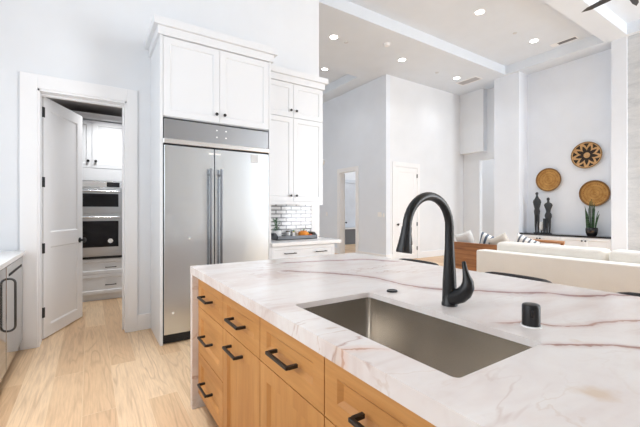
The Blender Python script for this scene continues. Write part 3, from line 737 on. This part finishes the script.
# faucet
fx, fy = 1.145, 0.847
M_fc = pm('faucet_black', (0.010, 0.010, 0.011), 0.33, 0.2)
fa = thing('kitchen_faucet', (fx, fy, 0.914), 'matte black gooseneck pull-down faucet standing behind the sink', 'faucet')
b = NB()
lathe(b, [(0, 0), (0.029, 0), (0.029, 0.010), (0.0265, 0.014), (0.026, 0.05), (0.025, 0.09), (0.0215, 0.15), (0.0175, 0.22), (0.0165, 0.245), (0, 0.245)], 32, T(fx, fy, 0.914))
fin('body', b, M_fc, fa, True)
rr = 0.116; zt = 0.914 + 0.425 - rr - 0.0135
pts = [(fx, fy, 0.914 + 0.243), (fx, fy, zt)]
for k in range(1, 19):
    a = math.pi * k / 18 * 0.975; pts.append((fx - rr + rr * math.cos(a), fy, zt + rr * math.sin(a)))
ex, ez = pts[-1][0], pts[-1][2]; dxn = pts[-1][0] - pts[-2][0]; dzn = pts[-1][2] - pts[-2][2]; L = math.hypot(dxn, dzn); dxn /= L; dzn /= L
b = NB(); loft(b, pts, [0.0170, 0.0165] + [0.0158] * (len(pts) - 2), 20); fin('spout', b, M_fc, fa, True)
b = NB(); hp = [(ex + dxn * s, fy, ez + dzn * s) for s in (0, 0.004, 0.024, 0.055, 0.086, 0.091)]
loft(b, hp, [0.0165, 0.0175, 0.0185, 0.0225, 0.0275, 0.026], 24); sp = fin('spray_head', b, M_fc, fa, True)
b = NB(); box(b, -0.004, 0.004, -0.008, 0.008, -0.02, 0.02, 0.003, M=T(ex + dxn * 0.045 + 0.018 * 1, fy - 0.004, ez + dzn * 0.045) @ RY(R(-8))); fin('spray_button', b, M_blackg, sp, True)
b = NB()   # side handle: a swelling bulb that sweeps out and up to a lever
hpt = [(0, -0.010, 0.030), (0, -0.028, 0.036), (0, -0.048, 0.046), (0, -0.066, 0.062), (0, -0.077, 0.082), (0, -0.078, 0.102), (0, -0.072, 0.122), (0, -0.066, 0.146), (0, -0.061, 0.170), (0, -0.060, 0.174)]
hr = [0.026, 0.027, 0.0275, 0.0265, 0.024, 0.0195, 0.0130, 0.0095, (0.0075, 0.0075), 0.005]
loft(b, [(fx + x, fy + y, 0.914 + z) for x, y, z in hpt], hr, 20); fin('lever_handle', b, M_fc, fa, True)
# air switch and air gap
b = NB(); lathe(b, [(0, 0), (0.024, 0), (0.0245, 0.003), (0.022, 0.007), (0.015, 0.0075), (0.014, 0.006), (0, 0.006)], 28)
o = fin('air_switch', b, M_fc, smooth=True); o.location = (1.125, 1.13, 0.914); tag(o, 'small round black push button on the counter behind the sink corner', 'button')
ag = thing('air_gap', (1.148, 0.553, 0.914), 'short black cylindrical air gap cap right of the faucet', 'air gap')
b = NB(); lathe(b, [(0, 0), (0.029, 0), (0.029, 0.004), (0, 0.004)], 28, T(1.148, 0.553, 0.914)); fin('base_ring', b, M_sticker, ag, True)
b = NB(); lathe(b, [(0, 0.004), (0.0255, 0.004), (0.0255, 0.062), (0.024, 0.067), (0.021, 0.069), (0, 0.070)], 32, T(1.148, 0.553, 0.914)); cp = fin('cap', b, M_fc, ag, True, angle=50)
b = NB(); box(b, -0.0045, 0.0045, -0.003, 0.003, 0, 0.026, 0.002, M=T(1.148, 0.553, 0.945) @ RZ(R(-58)) @ T(0.0, 0, 0) @ T(0.0, -0.0245, 0)); fin('slot', b, M_blackg, cp)

# ------------------------------------------------------------------ counter stools
M_sh = pm('stool_charcoal', (0.03, 0.028, 0.03), 0.7)
def make_stool(label):
    t = thing('counter_stool', (0, 0, 0), label, 'stool', group='counter stools on the far side of the island')
    b = NB(); box(b, -0.22, 0.17, -0.215, 0.215, 0.60, 0.66, 0.02, 3); fin('seat', b, M_greyfab, t, True, local=True)
    # curved back: in plan an arc, opening to -x
    q = bmesh.new(); n = 14; rings = []
    for k in range(n + 1):
        s = -1 + 2 * k / n; yy = 0.205 * s; xx = 0.215 - 0.055 * abs(s) ** 2.6
        top = 0.913 - 0.02 * max(0, abs(s) - 0.8) * 5 * abs(s); bot = 0.70
        rings.append([q.verts.new((xx + dx, yy * (1 if dx > 0 else 0.96), z)) for dx, z in ((-0.014, bot), (0.014, bot), (0.014, top - 0.006), (0.008, top), (-0.008, top), (-0.014, top - 0.006))])
    for a, c_ in zip(rings, rings[1:]):
        for k in range(6): q.faces.new((a[k], a[(k + 1) % 6], c_[(k + 1) % 6], c_[k]))
    q.faces.new(rings[0]); q.faces.new(rings[-1][::-1])
    b = NB(); merge(b, q); fin('backrest', b, M_sh, t, True, local=True)
    for sx, sy in ((-1, -1), (-1, 1), (1, -1), (1, 1)):
        b = NB(); loft(b, [(0.17 * sx - 0.02, 0.19 * sy, 0.61), (0.20 * sx - 0.01, 0.21 * sy, 0.0)], [0.014, 0.011], 10)
        if sx > 0: loft(b, [(0.15, 0.19 * sy, 0.60), (0.185, 0.17 * sy, 0.74)], [0.012, 0.011], 10)
        fin('leg', b, M_sh, t, True, local=True)
    b = NB(); loft(b, [(-0.20, -0.205, 0.22), (-0.20, 0.205, 0.22)], [0.010] * 2, 8); fin('footrest', b, M_sh, t, True, local=True)
    return t
st0 = make_stool('dark curved-back counter stool nearest the far corner of the island')
for i, (yy, lb) in enumerate(((1.735, 'dark curved-back counter stool nearest the far corner of the island'), (1.035, 'dark curved-back counter stool between the other two, in line with the cream sofa end'), (0.405, 'dark curved-back counter stool at the right edge of the photo'))):
    o = st0 if i == 0 else copy_tree(st0)
    o.location = (1.80, yy, 0); o['label'] = lb

# ------------------------------------------------------------------ sofas
sf = thing('cream_sofa', (4.8, 1.3, 0), 'cream linen sofa with its back to the kitchen island', 'sofa')
b = NB(); box(b, 4.35, 4.56, -0.6, 2.80, 0.10, 0.752, 0.018, 3); fin('backrest', b, M_cream, sf, True)
b = NB(); box(b, 4.565, 5.35, 2.58, 2.80, 0.10, 0.60, 0.03, 3); fin('armrest', b, M_cream, sf, True)
b = NB(); box(b, 4.565, 5.35, -0.6, -0.38, 0.10, 0.60, 0.03, 3); fin('armrest', b, M_cream, sf, True)
b = NB(); box(b, 4.565, 5.33, -0.375, 2.575, 0.10, 0.32, 0.01); fin('base', b, M_cream, sf, True)
for y0, y1 in ((1.455, 2.66), (0.35, 1.435)):
    b = NB(); box(b, 4.57, 4.80, y0, y1, 0.47, 0.862, 0.055, 5); fin('back_cushion', b, M_cream, sf, True, angle=80)
for y0, y1 in ((1.1, 2.57), (-0.36, 1.09)):
    b = NB(); box(b, 4.58, 5.36, y0, y1, 0.325, 0.465, 0.04, 4); fin('seat_cushion', b, M_cream, sf, True, angle=80)
for x in (4.42, 5.28):
    for y in (-0.52, 2.72):
        b = NB(); box(b, x - 0.025, x + 0.025, y - 0.025, y + 0.025, 0, 0.1); fin('leg', b, M_walnut, sf)

ws = thing('wooden_sofa', (6.0, 3.1, 0), 'walnut-backed sofa beyond the left end of the cream sofa', 'sofa')
b = NB(); box(b, 5.68, 5.74, 2.35, 4.12, 0.12, 0.705, 0.006); fin('back_panel', b, M_walnut, ws)
b = NB(); box(b, 5.74, 6.45, 4.06, 4.12, 0.12, 0.56, 0.006); fin('armrest', b, M_walnut, ws)
b = NB(); box(b, 5.74, 6.45, 2.35, 2.41, 0.12, 0.56, 0.006); fin('armrest', b, M_walnut, ws)
b = NB(); box(b, 5.745, 6.44, 2.415, 4.055, 0.20, 0.28); fin('base', b, M_walnut, ws)
b = NB(); box(b, 5.75, 6.47, 2.42, 4.05, 0.285, 0.44, 0.04, 4); fin('seat_cushion', b, M_pale, ws, True, angle=80)
for x in (5.71, 6.41):
    for y in (2.38, 4.09):
        b = NB(); box(b, x - 0.03, x + 0.03, y - 0.03, y + 0.03, 0, 0.12); fin('leg', b, M_walnut, ws)
def pillow(x, y, z, size, m, label, rz, tilt, roll):
    q = bmesh.new(); n = 14; gr = {}
    for s in (1, -1):
        for i in range(n + 1):
            for j in range(n + 1):
                u = -1 + 2 * i / n; v_ = -1 + 2 * j / n
                edge = i in (0, n) or j in (0, n)
                if edge and s < 0: continue
                pin = 1 - 0.07 * (1 - abs(u * v_))
                xx, zz = u * size / 2 * (pin if abs(u) >= abs(v_) else pin), v_ * size / 2 * pin
                th = 0.075 * ((1 - u ** 4) * (1 - v_ ** 4)) ** 0.55
                gr[(s, i, j)] = q.verts.new((xx, s * th, zz))
    for s in (1, -1):
        for i in range(n):
            for j in range(n):
                K = [gr.get((s, a, c_), gr.get((1, a, c_))) for a, c_ in ((i, j), (i + 1, j), (i + 1, j + 1), (i, j + 1))]
                q.faces.new(K if s > 0 else K[::-1])
    b = NB(); merge(b, q)
    o = fin('throw_pillow', b, m, smooth=True, local=True, angle=180)
    o.matrix_world = T(x, y, z) @ RZ(rz) @ RX(tilt) @ RY(roll)
    return tag(o, label, 'pillow', 'pillows along the wooden sofa')
P90 = R(-90)
pillow(5.86, 3.97, 0.70, 0.37, M_pale, 'pale grey pillow at the far left of the wooden sofa', P90, R(12), R(-18))
pillow(5.98, 3.60, 0.68, 0.37, M_str1, 'navy striped pillow right of the pale grey pillow on the left', P90, R(12), R(20))
pillow(5.84, 3.29, 0.685, 0.36, M_beige, 'beige pillow between the two striped pillows', P90, R(12), R(-24))
pillow(5.97, 2.96, 0.68, 0.37, M_str2, 'slate striped pillow at the right end of the pillow row', P90, R(12), R(22))

ac = thing('wooden_armchair', (7.5, 3.2, 0), 'brown wooden armchair in front of the niche console', 'armchair')
b = NB(); loft(b, [(7.22, 2.90, 0.70), (7.19, 3.05, 0.705), (7.18, 3.2, 0.705), (7.19, 3.35, 0.705), (7.22, 3.52, 0.70)], [(0.05, 0.03)] * 5, 14); fin('back_rail', b, M_walnut, ac, True)
for y, nme in ((2.94, 'armrest'), (3.48, 'armrest')):
    b = NB(); box(b, 7.22, 7.80, y - 0.03, y + 0.03, 0.56, 0.60, 0.008); fin(nme, b, M_walnut, ac)
for x in (7.24, 7.76):
    for y in (2.94, 3.48):
        b = NB(); box(b, x - 0.022, x + 0.022, y - 0.022, y + 0.022, 0, 0.68 if x < 7.5 else 0.57); fin('leg', b, M_walnut, ac)
b = NB(); box(b, 7.27, 7.78, 2.98, 3.44, 0.30, 0.43, 0.03, 3); fin('seat_cushion', b, M_pale, ac, True)
b = NB(); box(b, 7.265, 7.40, 2.99, 3.43, 0.40, 0.62, 0.03, 3); fin('back_cushion', b, M_pale, ac, True)

# ------------------------------------------------------------------ niche console and its things
cn = thing('niche_console', (9.1, 3.65, 0), 'low white cabinet with black top filling the wall niche', 'console')
b = NB(); box(b, 8.925, 9.298, 2.732, 4.568, 0.0, 0.705); fin('body', b, M_cab, cn)
b = NB(); box(b, 8.90, 9.299, 2.731, 4.569, 0.706, 0.742, 0.002); fin('top', b, M_blackg, cn)
for i, (y0, y1) in enumerate(((4.115, 4.565), (3.66, 4.11), (3.205, 3.655), (2.735, 3.20))):
    b = NB(); shaker(b, y1 - y0, 0.60, 0.02, 0.05, M=T(8.924, y1, 0.09) @ Mx); q = fin('door', b, M_cab, cn)
    ky = y0 + 0.03 if i % 2 == 0 else y1 - 0.03
    b = NB(); lathe(b, [(0, 0), (0.006, 0), (0.006, 0.014), (0.017, 0.018), (0.017, 0.028), (0, 0.03)], 14, T(8.904, ky, 0.63) @ RY(R(-90))); fin('knob', b, M_black, q, True)
# baskets
def basket_mat(name, star):
    m = pm(name, (0.5, 0.28, 0.09), 0.8); g = G(m)
    tc = g.node('ShaderNodeTexCoord'); sep = g.node('ShaderNodeSeparateXYZ'); g.l.new(tc.outputs['Object'], sep.inputs[0])
    X, Y, Z = sep.outputs
    r = g.math('SQRT', g.math('ADD', g.math('MULTIPLY', X, X), g.math('MULTIPLY', Y, Y)))
    a = g.math('ARCTAN2', Y, X)
    coil = g.math('FRACT', g.math('MULTIPLY', r, 62.0))
    nz = g.noise(tc.outputs['Object'], 30, 3)
    c = g.ramp(g.noise(tc.outputs['Object'], 9, 3), [(0.3, (0.36, 0.17, 0.04)), (0.7, (0.55, 0.31, 0.09))])
    if star:
        c = g.ramp(nz, [(0.3, (0.52, 0.30, 0.12)), (0.7, (0.68, 0.43, 0.21))])
        # zigzag petals: black star inside, black triangles at the rim
        t = g.math('ABSOLUTE', g.math('SUBTRACT', g.math('FRACT', g.math('ADD', g.math('MULTIPLY', a, 9 / (2 * math.pi)), 20.0)), 0.5))   # 0..0.5
        inner = g.math('ADD', 0.105, g.math('MULTIPLY', g.math('SUBTRACT', 0.5, t), 0.23))
        f1 = g.math('LESS_THAN', r, g.math('SUBTRACT', inner, 0.0))
        f1 = g.math('MULTIPLY', f1, g.math('GREATER_THAN', r, 0.062))
        outer = g.math('ADD', 0.175, g.math('MULTIPLY', g.math('SUBTRACT', 0.5, t), 0.27))
        f2 = g.math('MULTIPLY', g.math('GREATER_THAN', r, outer), g.math('LESS_THAN', r, 0.262))
        c = g.mix(g.math('MAXIMUM', f1, f2), c, (0.018, 0.013, 0.012))
        c = g.mix(g.math('GREATER_THAN', r, 0.275), c, (0.30, 0.19, 0.09))
    else:
        rb = g.math('ABSOLUTE', g.math('SUBTRACT', g.math('FRACT', g.math('MULTIPLY', r, 17.0)), 0.5))
        dash = g.math('GREATER_THAN', g.math('FRACT', g.math('MULTIPLY', g.math('ADD', a, 7.0), 5.0)), 0.45)
        c = g.mix(g.math('MULTIPLY', g.math('LESS_THAN', rb, 0.14), g.math('MULTIPLY', dash, 0.6)), c, (0.20, 0.085, 0.025))
        c = g.mix(g.math('GREATER_THAN', r, 0.25), c, (0.22, 0.11, 0.035))
    c = g.mix(g.math('MULTIPLY', g.math('LESS_THAN', coil, 0.22), 0.35), c, (0.12, 0.06, 0.02))
    g.col(c); g.bump(coil, 0.4, 0.004); return m
MB1, MB2 = basket_mat('star_coil', True), basket_mat('honey_coil', False)
def basket(y, z, r, m, label):
    b = NB(); lathe(b, [(0, 0.012), (r * 0.25, 0.010), (r * 0.7, 0.022), (r * 0.93, 0.045), (r * 0.99, 0.055), (r, 0.048), (r * 0.97, 0.036), (r * 0.7, 0.008), (r * 0.2, 0.0), (0, 0.0)], 56)
    o = fin('woven_basket', b, m, smooth=True, local=True, angle=80)
    o.matrix_world = T(9.298, y, z) @ RY(R(-90)); return tag(o, label, 'basket')
basket(3.288, 2.525, 0.298, MB1, 'round woven basket with black star pattern, highest on the niche wall')
basket(4.062, 2.032, 0.282, MB2, 'round honey brown woven basket on the left above the sculptures')
basket(3.139, 1.665, 0.288, MB2, 'round brown woven basket behind the snake plant tips')
# sculptures
M_br = painted('dark_bronze', (0.022, 0.026, 0.031), 0.45, 0.3)
def figure(x, y, h, label, slim):
    t = thing('figure_sculpture', (x, y, 0.742), label, 'sculpture', rz=0)
    z = 0.742; s = h
    b = NB()
    # body seen along x; width along y. loft keeps (a: y axis, b: x axis)
    prof = ([(0.035, 0.025, 0.0), (0.05, 0.03, 0.10), (0.048, 0.032, 0.25), (0.055, 0.036, 0.40), (0.078, 0.04, 0.48), (0.074, 0.04, 0.54), (0.046, 0.032, 0.60), (0.052, 0.035, 0.66), (0.078, 0.038, 0.74), (0.098, 0.036, 0.80), (0.075, 0.034, 0.845), (0.030, 0.026, 0.875), (0.022, 0.022, 0.92)] if not slim else
            [(0.035, 0.025, 0.0), (0.048, 0.03, 0.10), (0.046, 0.032, 0.3), (0.058, 0.036, 0.45), (0.070, 0.04, 0.54), (0.060, 0.036, 0.585), (0.055, 0.034, 0.60), (0.070, 0.036, 0.66), (0.096, 0.038, 0.76), (0.088, 0.036, 0.80), (0.045, 0.03, 0.86), (0.026, 0.024, 0.90), (0.020, 0.020, 0.94)])
    k0 = 5
    loft(b, [(x, y, z + c_ * s) for _, _, c_ in prof[3:]], [(a_, b_) for a_, b_, _ in prof[3:]], 20)
    for sg in (-1, 1):
        loft(b, [(x, y + sg * 0.022, z), (x, y + sg * 0.027, z + 0.05 * s), (x, y + sg * 0.030, z + 0.2 * s), (x, y + sg * 0.028, z + 0.50 * s)], [(0.020, 0.022), (0.017, 0.020), (0.024, 0.026), (0.030, 0.032)], 14)
    box(b, x - 0.05, x + 0.05, y - 0.06, y + 0.06, z, z + 0.018, 0.004)
    fin('body', b, M_br, t, True, angle=60)
    b = NB(); zz = z + prof[-1][2] * s; hh = (1 - prof[-1][2]) * s + 0.01
    loft(b, [(x, y, zz - 0.005), (x - 0.004, y, zz + hh * 0.3), (x - 0.006, y, zz + hh * 0.7), (x - 0.004, y, zz + hh)], [(0.018, 0.018), (0.030, 0.034), (0.032, 0.036), (0.012, 0.014)], 14); fin('head', b, M_br, t, True, angle=80)
figure(9.08, 4.235, 0.985, 'taller dark bronze standing figure sculpture on the console', True)
figure(9.08, 3.985, 0.845, 'shorter dark bronze figure sculpture with wide hips on the console', False)
vz = thing('candle_holder', (9.06, 4.12, 0.742), 'clear glass candle holder between the two sculptures', 'candle holder')
b = NB(); lathe(b, [(0, 0), (0.04, 0), (0.04, 0.012), (0.015, 0.02), (0.015, 0.06), (0.03, 0.075), (0, 0.075)], 20, T(9.06, 4.12, 0.742)); fin('base', b, M_black, vz, True)
b = NB(); lathe(b, [(0.044, 0.076), (0.055, 0.16), (0.045, 0.27), (0.042, 0.27), (0.052, 0.16), (0.041, 0.078)], 20, T(9.06, 4.12, 0.742))
fin('glass_cup', b, pm('clear_glass', (0.92, 0.94, 0.95), 0.1, 0, Transmission_Weight=0.45, IOR=1.2), vz, True)
b = NB(); lathe(b, [(0, 0.078), (0.03, 0.078), (0.03, 0.20), (0, 0.20)], 16, T(9.06, 4.12, 0.742)); fin('candle', b, M_sticker, vz, True)
b = NB(); box(b, 9.0, 9.05, 4.025, 4.068, 0.7425, 1.10, 0.003)
tag(fin('dark_pillar_candlestick', b, M_br), 'slim square dark candlestick left of the shorter sculpture', 'candlestick')
# snake plant
sp = thing('snake_plant', (9.08, 3.125, 0.742), 'green snake plant in a black pot on the console', 'plant')
b = NB(); lathe(b, [(0, 0), (0.075, 0), (0.085, 0.01), (0.105, 0.06), (0.112, 0.13), (0.105, 0.175), (0.098, 0.175), (0.10, 0.15), (0, 0.145)], 28, T(9.08, 3.125, 0.7425)); fin('pot', b, M_blackg, sp, True, angle=80)
M_snake = pm('snake_plant_leaf', (0.05, 0.14, 0.06), 0.45); g = G(M_snake)
n = g.noise(g.coord(scale=(2, 2, 26)), 1.2, 3, 0.6, 1.0)
g.col(g.ramp(n, [(0.35, (0.010, 0.035, 0.016)), (0.5, (0.03, 0.085, 0.038)), (0.65, (0.08, 0.16, 0.075))]))
b = NB()
leaves = [(0.01, 0.02, 0.62, 0.1, 0.01), (-0.01, -0.02, 0.60, 0.2, 0.01), (0.0, 0.045, 0.46, 0.1, 0.03), (0.0, -0.045, 0.44, 0.1, 0.03), (0, 0, 0.66, 0, 0.0), (0.02, 0.03, 0.60, 0.5, 0.04), (-0.02, -0.035, 0.56, 2.2, 0.05), (0.0, 0.055, 0.42, 1.3, 0.10), (0.02, -0.06, 0.40, 0.2, 0.12), (-0.03, 0.02, 0.50, 2.8, 0.02), (0.04, -0.01, 0.52, 1.7, 0.03), (-0.01, -0.075, 0.34, 0.9, 0.14), (-0.02, 0.075, 0.50, 2.0, 0.09)]
for dx, dy, hh, an, sp_ in leaves:
    q = bmesh.new(); prev = None
    for k in range(9):
        s = k / 8; wd = 0.026 * (0.7 + 0.6 * s - 1.28 * s ** 3) + 0.001
        cx, cy = dx, dy + (1 if dy > 0 else -1 if dy < 0 else 0) * sp_ * s * s * 0.5
        A = an + 0.7 * s; ca, sa = math.cos(A), math.sin(A)
        z = 0.88 + hh * s
        ring_ = [q.verts.new((9.08 + cx + u * ca - v_ * sa, 3.125 + cy + u * sa + v_ * ca, z)) for u, v_ in ((-wd, 0.004), (0, -0.004), (wd, 0.004), (0, 0.0))]
        if prev:
            for i in range(4): q.faces.new((prev[i], prev[(i + 1) % 4], ring_[(i + 1) % 4], ring_[i]))
        prev = ring_
    q.faces.new(prev); merge(b, q)
fin('foliage', b, M_snake, sp)

# ------------------------------------------------------------------ ceiling items
M_glow = pm('lamp_glow', (1, 1, 1), 0.5); M_glow.node_tree.nodes['Principled BSDF'].inputs['Emission Color'].default_value = (1, 0.98, 0.95, 1); M_glow.node_tree.nodes['Principled BSDF'].inputs['Emission Strength'].default_value = 8
def downlight(label):
    t = thing('recessed_light', (0, 0, 0), label, 'light', group='recessed ceiling lights')
    b = NB(); lathe(b, [(0.075, -0.001), (0.10, -0.004), (0.105, 0.0), (0.075, 0.0)], 28); fin('trim_ring', b, M_trim, t, local=True)
    b = NB(); lathe(b, [(0, -0.003), (0.0745, -0.003), (0.0745, 0.0), (0, 0.0)], 28); fin('diffuser', b, M_glow, t, local=True)
    return t
dl = [((4.06, 5.69, ZC), 'recessed light on the flat ceiling nearest the kitchen wall end'), ((5.98, 5.69, ZC), 'recessed light on the flat ceiling left of the far closet corner'),
      ((7.99, 5.69, ZC), 'recessed light on the flat ceiling beside the white air grille'), ((6.04, 3.81, ZT), 'recessed light in the middle ceiling tray at the top edge'),
      ((8.04, 3.81, ZT), 'recessed light in the middle ceiling tray by the dark slot vent'), ((5.1, 7.55, ZT), 'recessed light in the shadowed tray above the wall cabinet crown')]
d0 = None
for loc, lb in dl:
    if d0 is None: d0 = downlight(lb); o = d0
    else: o = copy_tree(d0)
    o.location = loc; o['label'] = lb
    q = bpy.data.lights.new('downlight_beam', 'SPOT'); q.energy = 35; q.spot_size = R(130); q.spot_blend = 1.0; q.shadow_soft_size = 0.08; q.color = (0.94, 0.97, 1)
    ql = bpy.data.objects.new('downlight_beam', q); ql.location = (loc[0], loc[1], loc[2] - 0.02); COL.objects.link(ql)
M_vent = pm('vent_grey', (0.50, 0.50, 0.52), 0.5)
av = thing('air_grille', (8.42, 5.63, ZC), 'rectangular white return air grille in the flat ceiling', 'vent')
b = NB(); box(b, 8.27, 8.30, 5.33, 5.93, ZC - 0.012, ZC); box(b, 8.55, 8.58, 5.33, 5.93, ZC - 0.012, ZC); box(b, 8.30, 8.55, 5.33, 5.36, ZC - 0.012, ZC); box(b, 8.30, 8.55, 5.90, 5.93, ZC - 0.012, ZC); fin('frame', b, M_trim, av)
b = NB(); box(b, 8.30, 8.55, 5.36, 5.90, ZC - 0.003, ZC)
for k in range(14): box(b, 8.30, 8.55, 5.37 + k * 0.038, 5.385 + k * 0.038, ZC - 0.010, ZC - 0.003, M=None)
fin('louvers', b, M_vent, av)
av = thing('slot_vent', (8.6, 3.45, ZT), 'narrow slot vent with dark louvers in the middle ceiling tray', 'vent')
b = NB(); box(b, 8.53, 8.70, 3.22, 3.72, ZT - 0.008, ZT); fin('frame', b, M_trim, av)
b = NB(); box(b, 8.56, 8.67, 3.24, 3.58, ZT - 0.010, ZT - 0.008); fin('louvers', b, pm('vent_dark', (0.16, 0.16, 0.17), 0.5), av)
b = NB(); lathe(b, [(0, -0.045), (0.05, -0.043), (0.065, -0.025), (0.075, -0.005), (0.075, 0), (0, 0)], 28); o = fin('smoke_detector', b, M_trim, smooth=True); o.location = (5.15, 5.32, ZC); tag(o, 'round white smoke detector on the flat ceiling', 'smoke detector')
for (x, y), lb in (((4.39, 5.72), 'small flat disc on the ceiling right of the nearest recessed light'), ((7.25, 5.73), 'small flat disc on the ceiling left of the air grille')):
    b = NB(); lathe(b, [(0, -0.012), (0.04, -0.012), (0.045, 0), (0, 0)], 20); o = fin('sprinkler_cover', b, M_lightgrey); o.location = (x, y, ZC); tag(o, lb, 'sprinkler cover')
b = NB(); lathe(b, [(0, -0.012), (0.035, -0.012), (0.04, 0), (0, 0)], 20); o = fin('sprinkler_cover', b, M_lightgrey); o.location = (7.35, 3.86, ZT); tag(o, 'small flat disc in the middle ceiling tray between two recessed lights', 'sprinkler cover')
# ceiling fan
fn = thing('ceiling_fan', (6.34, 1.75, 4.3), 'dark five-blade ceiling fan whose blade tips show at the top right', 'fan')
M_fan = pm('fan_charcoal', (0.05, 0.05, 0.055), 0.5)
b = NB(); lathe(b, [(0, 0), (0.09, 0.01), (0.10, 0.05), (0.10, 0.12), (0.05, 0.16), (0, 0.16)], 28, T(6.34, 1.75, 4.33)); fin('motor_housing', b, M_fan, fn, True)
b = NB(); loft(b, [(6.34, 1.75, 4.48), (6.34, 1.75, ZT)], [0.014] * 2, 12); lathe(b, [(0, 0), (0.06, 0.02), (0.065, 0.06), (0, 0.06)], 20, T(6.34, 1.75, ZT - 0.06)); fin('downrod', b, M_fan, fn, True)
for k in range(5):
    b = NB(); prism(b, [(0.08, -0.035), (0.25, -0.05), (0.50, -0.045), (0.62, 0.0), (0.52, 0.035), (0.25, 0.05), (0.08, 0.035)], -0.004, 0.004, T(6.34, 1.75, 4.40) @ RZ(R(78.7 + 72 * k)) @ RX(R(14)))
    fin('blade', b, M_fan, fn)

# ------------------------------------------------------------------ hall details
b = NB(); box(b, HX - 0.012, HX - 0.0005, 6.66, 6.80, 1.13, 1.25, 0.003); tag(fin('light_switch', b, M_sticker), 'white double switch plate on the hall wall', 'switch')
b = NB(); box(b, HX - 0.012, HX - 0.0005, 6.55, 6.61, 1.12, 1.22, 0.003); tag(fin('thermostat', b, M_sticker), 'small white control plate right of the double switch', 'thermostat')
b = NB(); box(b, HX - 0.012, HX - 0.0005, 9.10, 9.20, 1.13, 1.25, 0.003); tag(fin('light_switch', b, M_sticker), 'white switch plate left of the hall doorway', 'switch')
b = NB(); lathe(b, [(0, 0), (0.09, 0), (0.085, 0.05), (0.05, 0.07), (0, 0.07)], 20, T(HX - 0.001, 9.35, 2.85) @ RY(R(-90))); tag(fin('wall_chime', b, M_sticker, smooth=True), 'round white wall device beside the wall cabinet edge', 'chime')
# open bedroom door, low cabinet and window seen through the doorway
b = NB(); shaker(b, 0.72, 2.40, 0.04, 0.11, 0.008, 0.012, splits=((0.95, 1.07),), M=T(HX + 0.15, 8.47, 0.01) @ RZ(R(60)), back=True); d3 = S('door_3', b, M_trim)
b = NB(); lathe(b, [(0, 0), (0.012, 0), (0.012, 0.035), (0.028, 0.045), (0.03, 0.055), (0.02, 0.066), (0, 0.068)], 16, T(HX + 0.15, 8.47, 0.93) @ RZ(R(60)) @ T(0.05, -0.04, 0) @ RX(R(90))); fin('door_knob', b, M_black, d3, True)
M_slate = painted('slate_grey_paint', (0.16, 0.17, 0.19), 0.5, 0.05)
lc = thing('low_cabinet', (8.5, 10.9, 0), 'low dark grey cabinet with white top seen through the hall doorway', 'cabinet')
b = NB(); box(b, 7.4, 9.6, 10.7, 11.09, 0.0, 0.58, 0.003); fin('body', b, M_slate, lc)
b = NB(); box(b, 7.38, 9.62, 10.68, 11.09, 0.581, 0.62, 0.003); fin('top', b, M_trim, lc)
b = NB(); box(b, 7.4, 9.6, 11.06, 11.098, 0.64, 2.5); box(b, 7.4, 9.6, 11.03, 11.06, 2.40, 2.52)
S('window_1', b, painted('frosted_pane', (0.66, 0.70, 0.76), 0.25, 0.05))
for nm, loc, e in (('passage_fill', (10.3, 5.7, 4.6), 14), ('bedroom_fill', (8.6, 9.2, 4.5), 30)):  # unseen lights added to brighten the passage and the bedroom
    q = bpy.data.lights.new(nm, 'AREA'); q.shape = 'DISK'; q.size = 0.4; q.energy = e
    ql = bpy.data.objects.new(nm, q); ql.location = loc; COL.objects.link(ql)
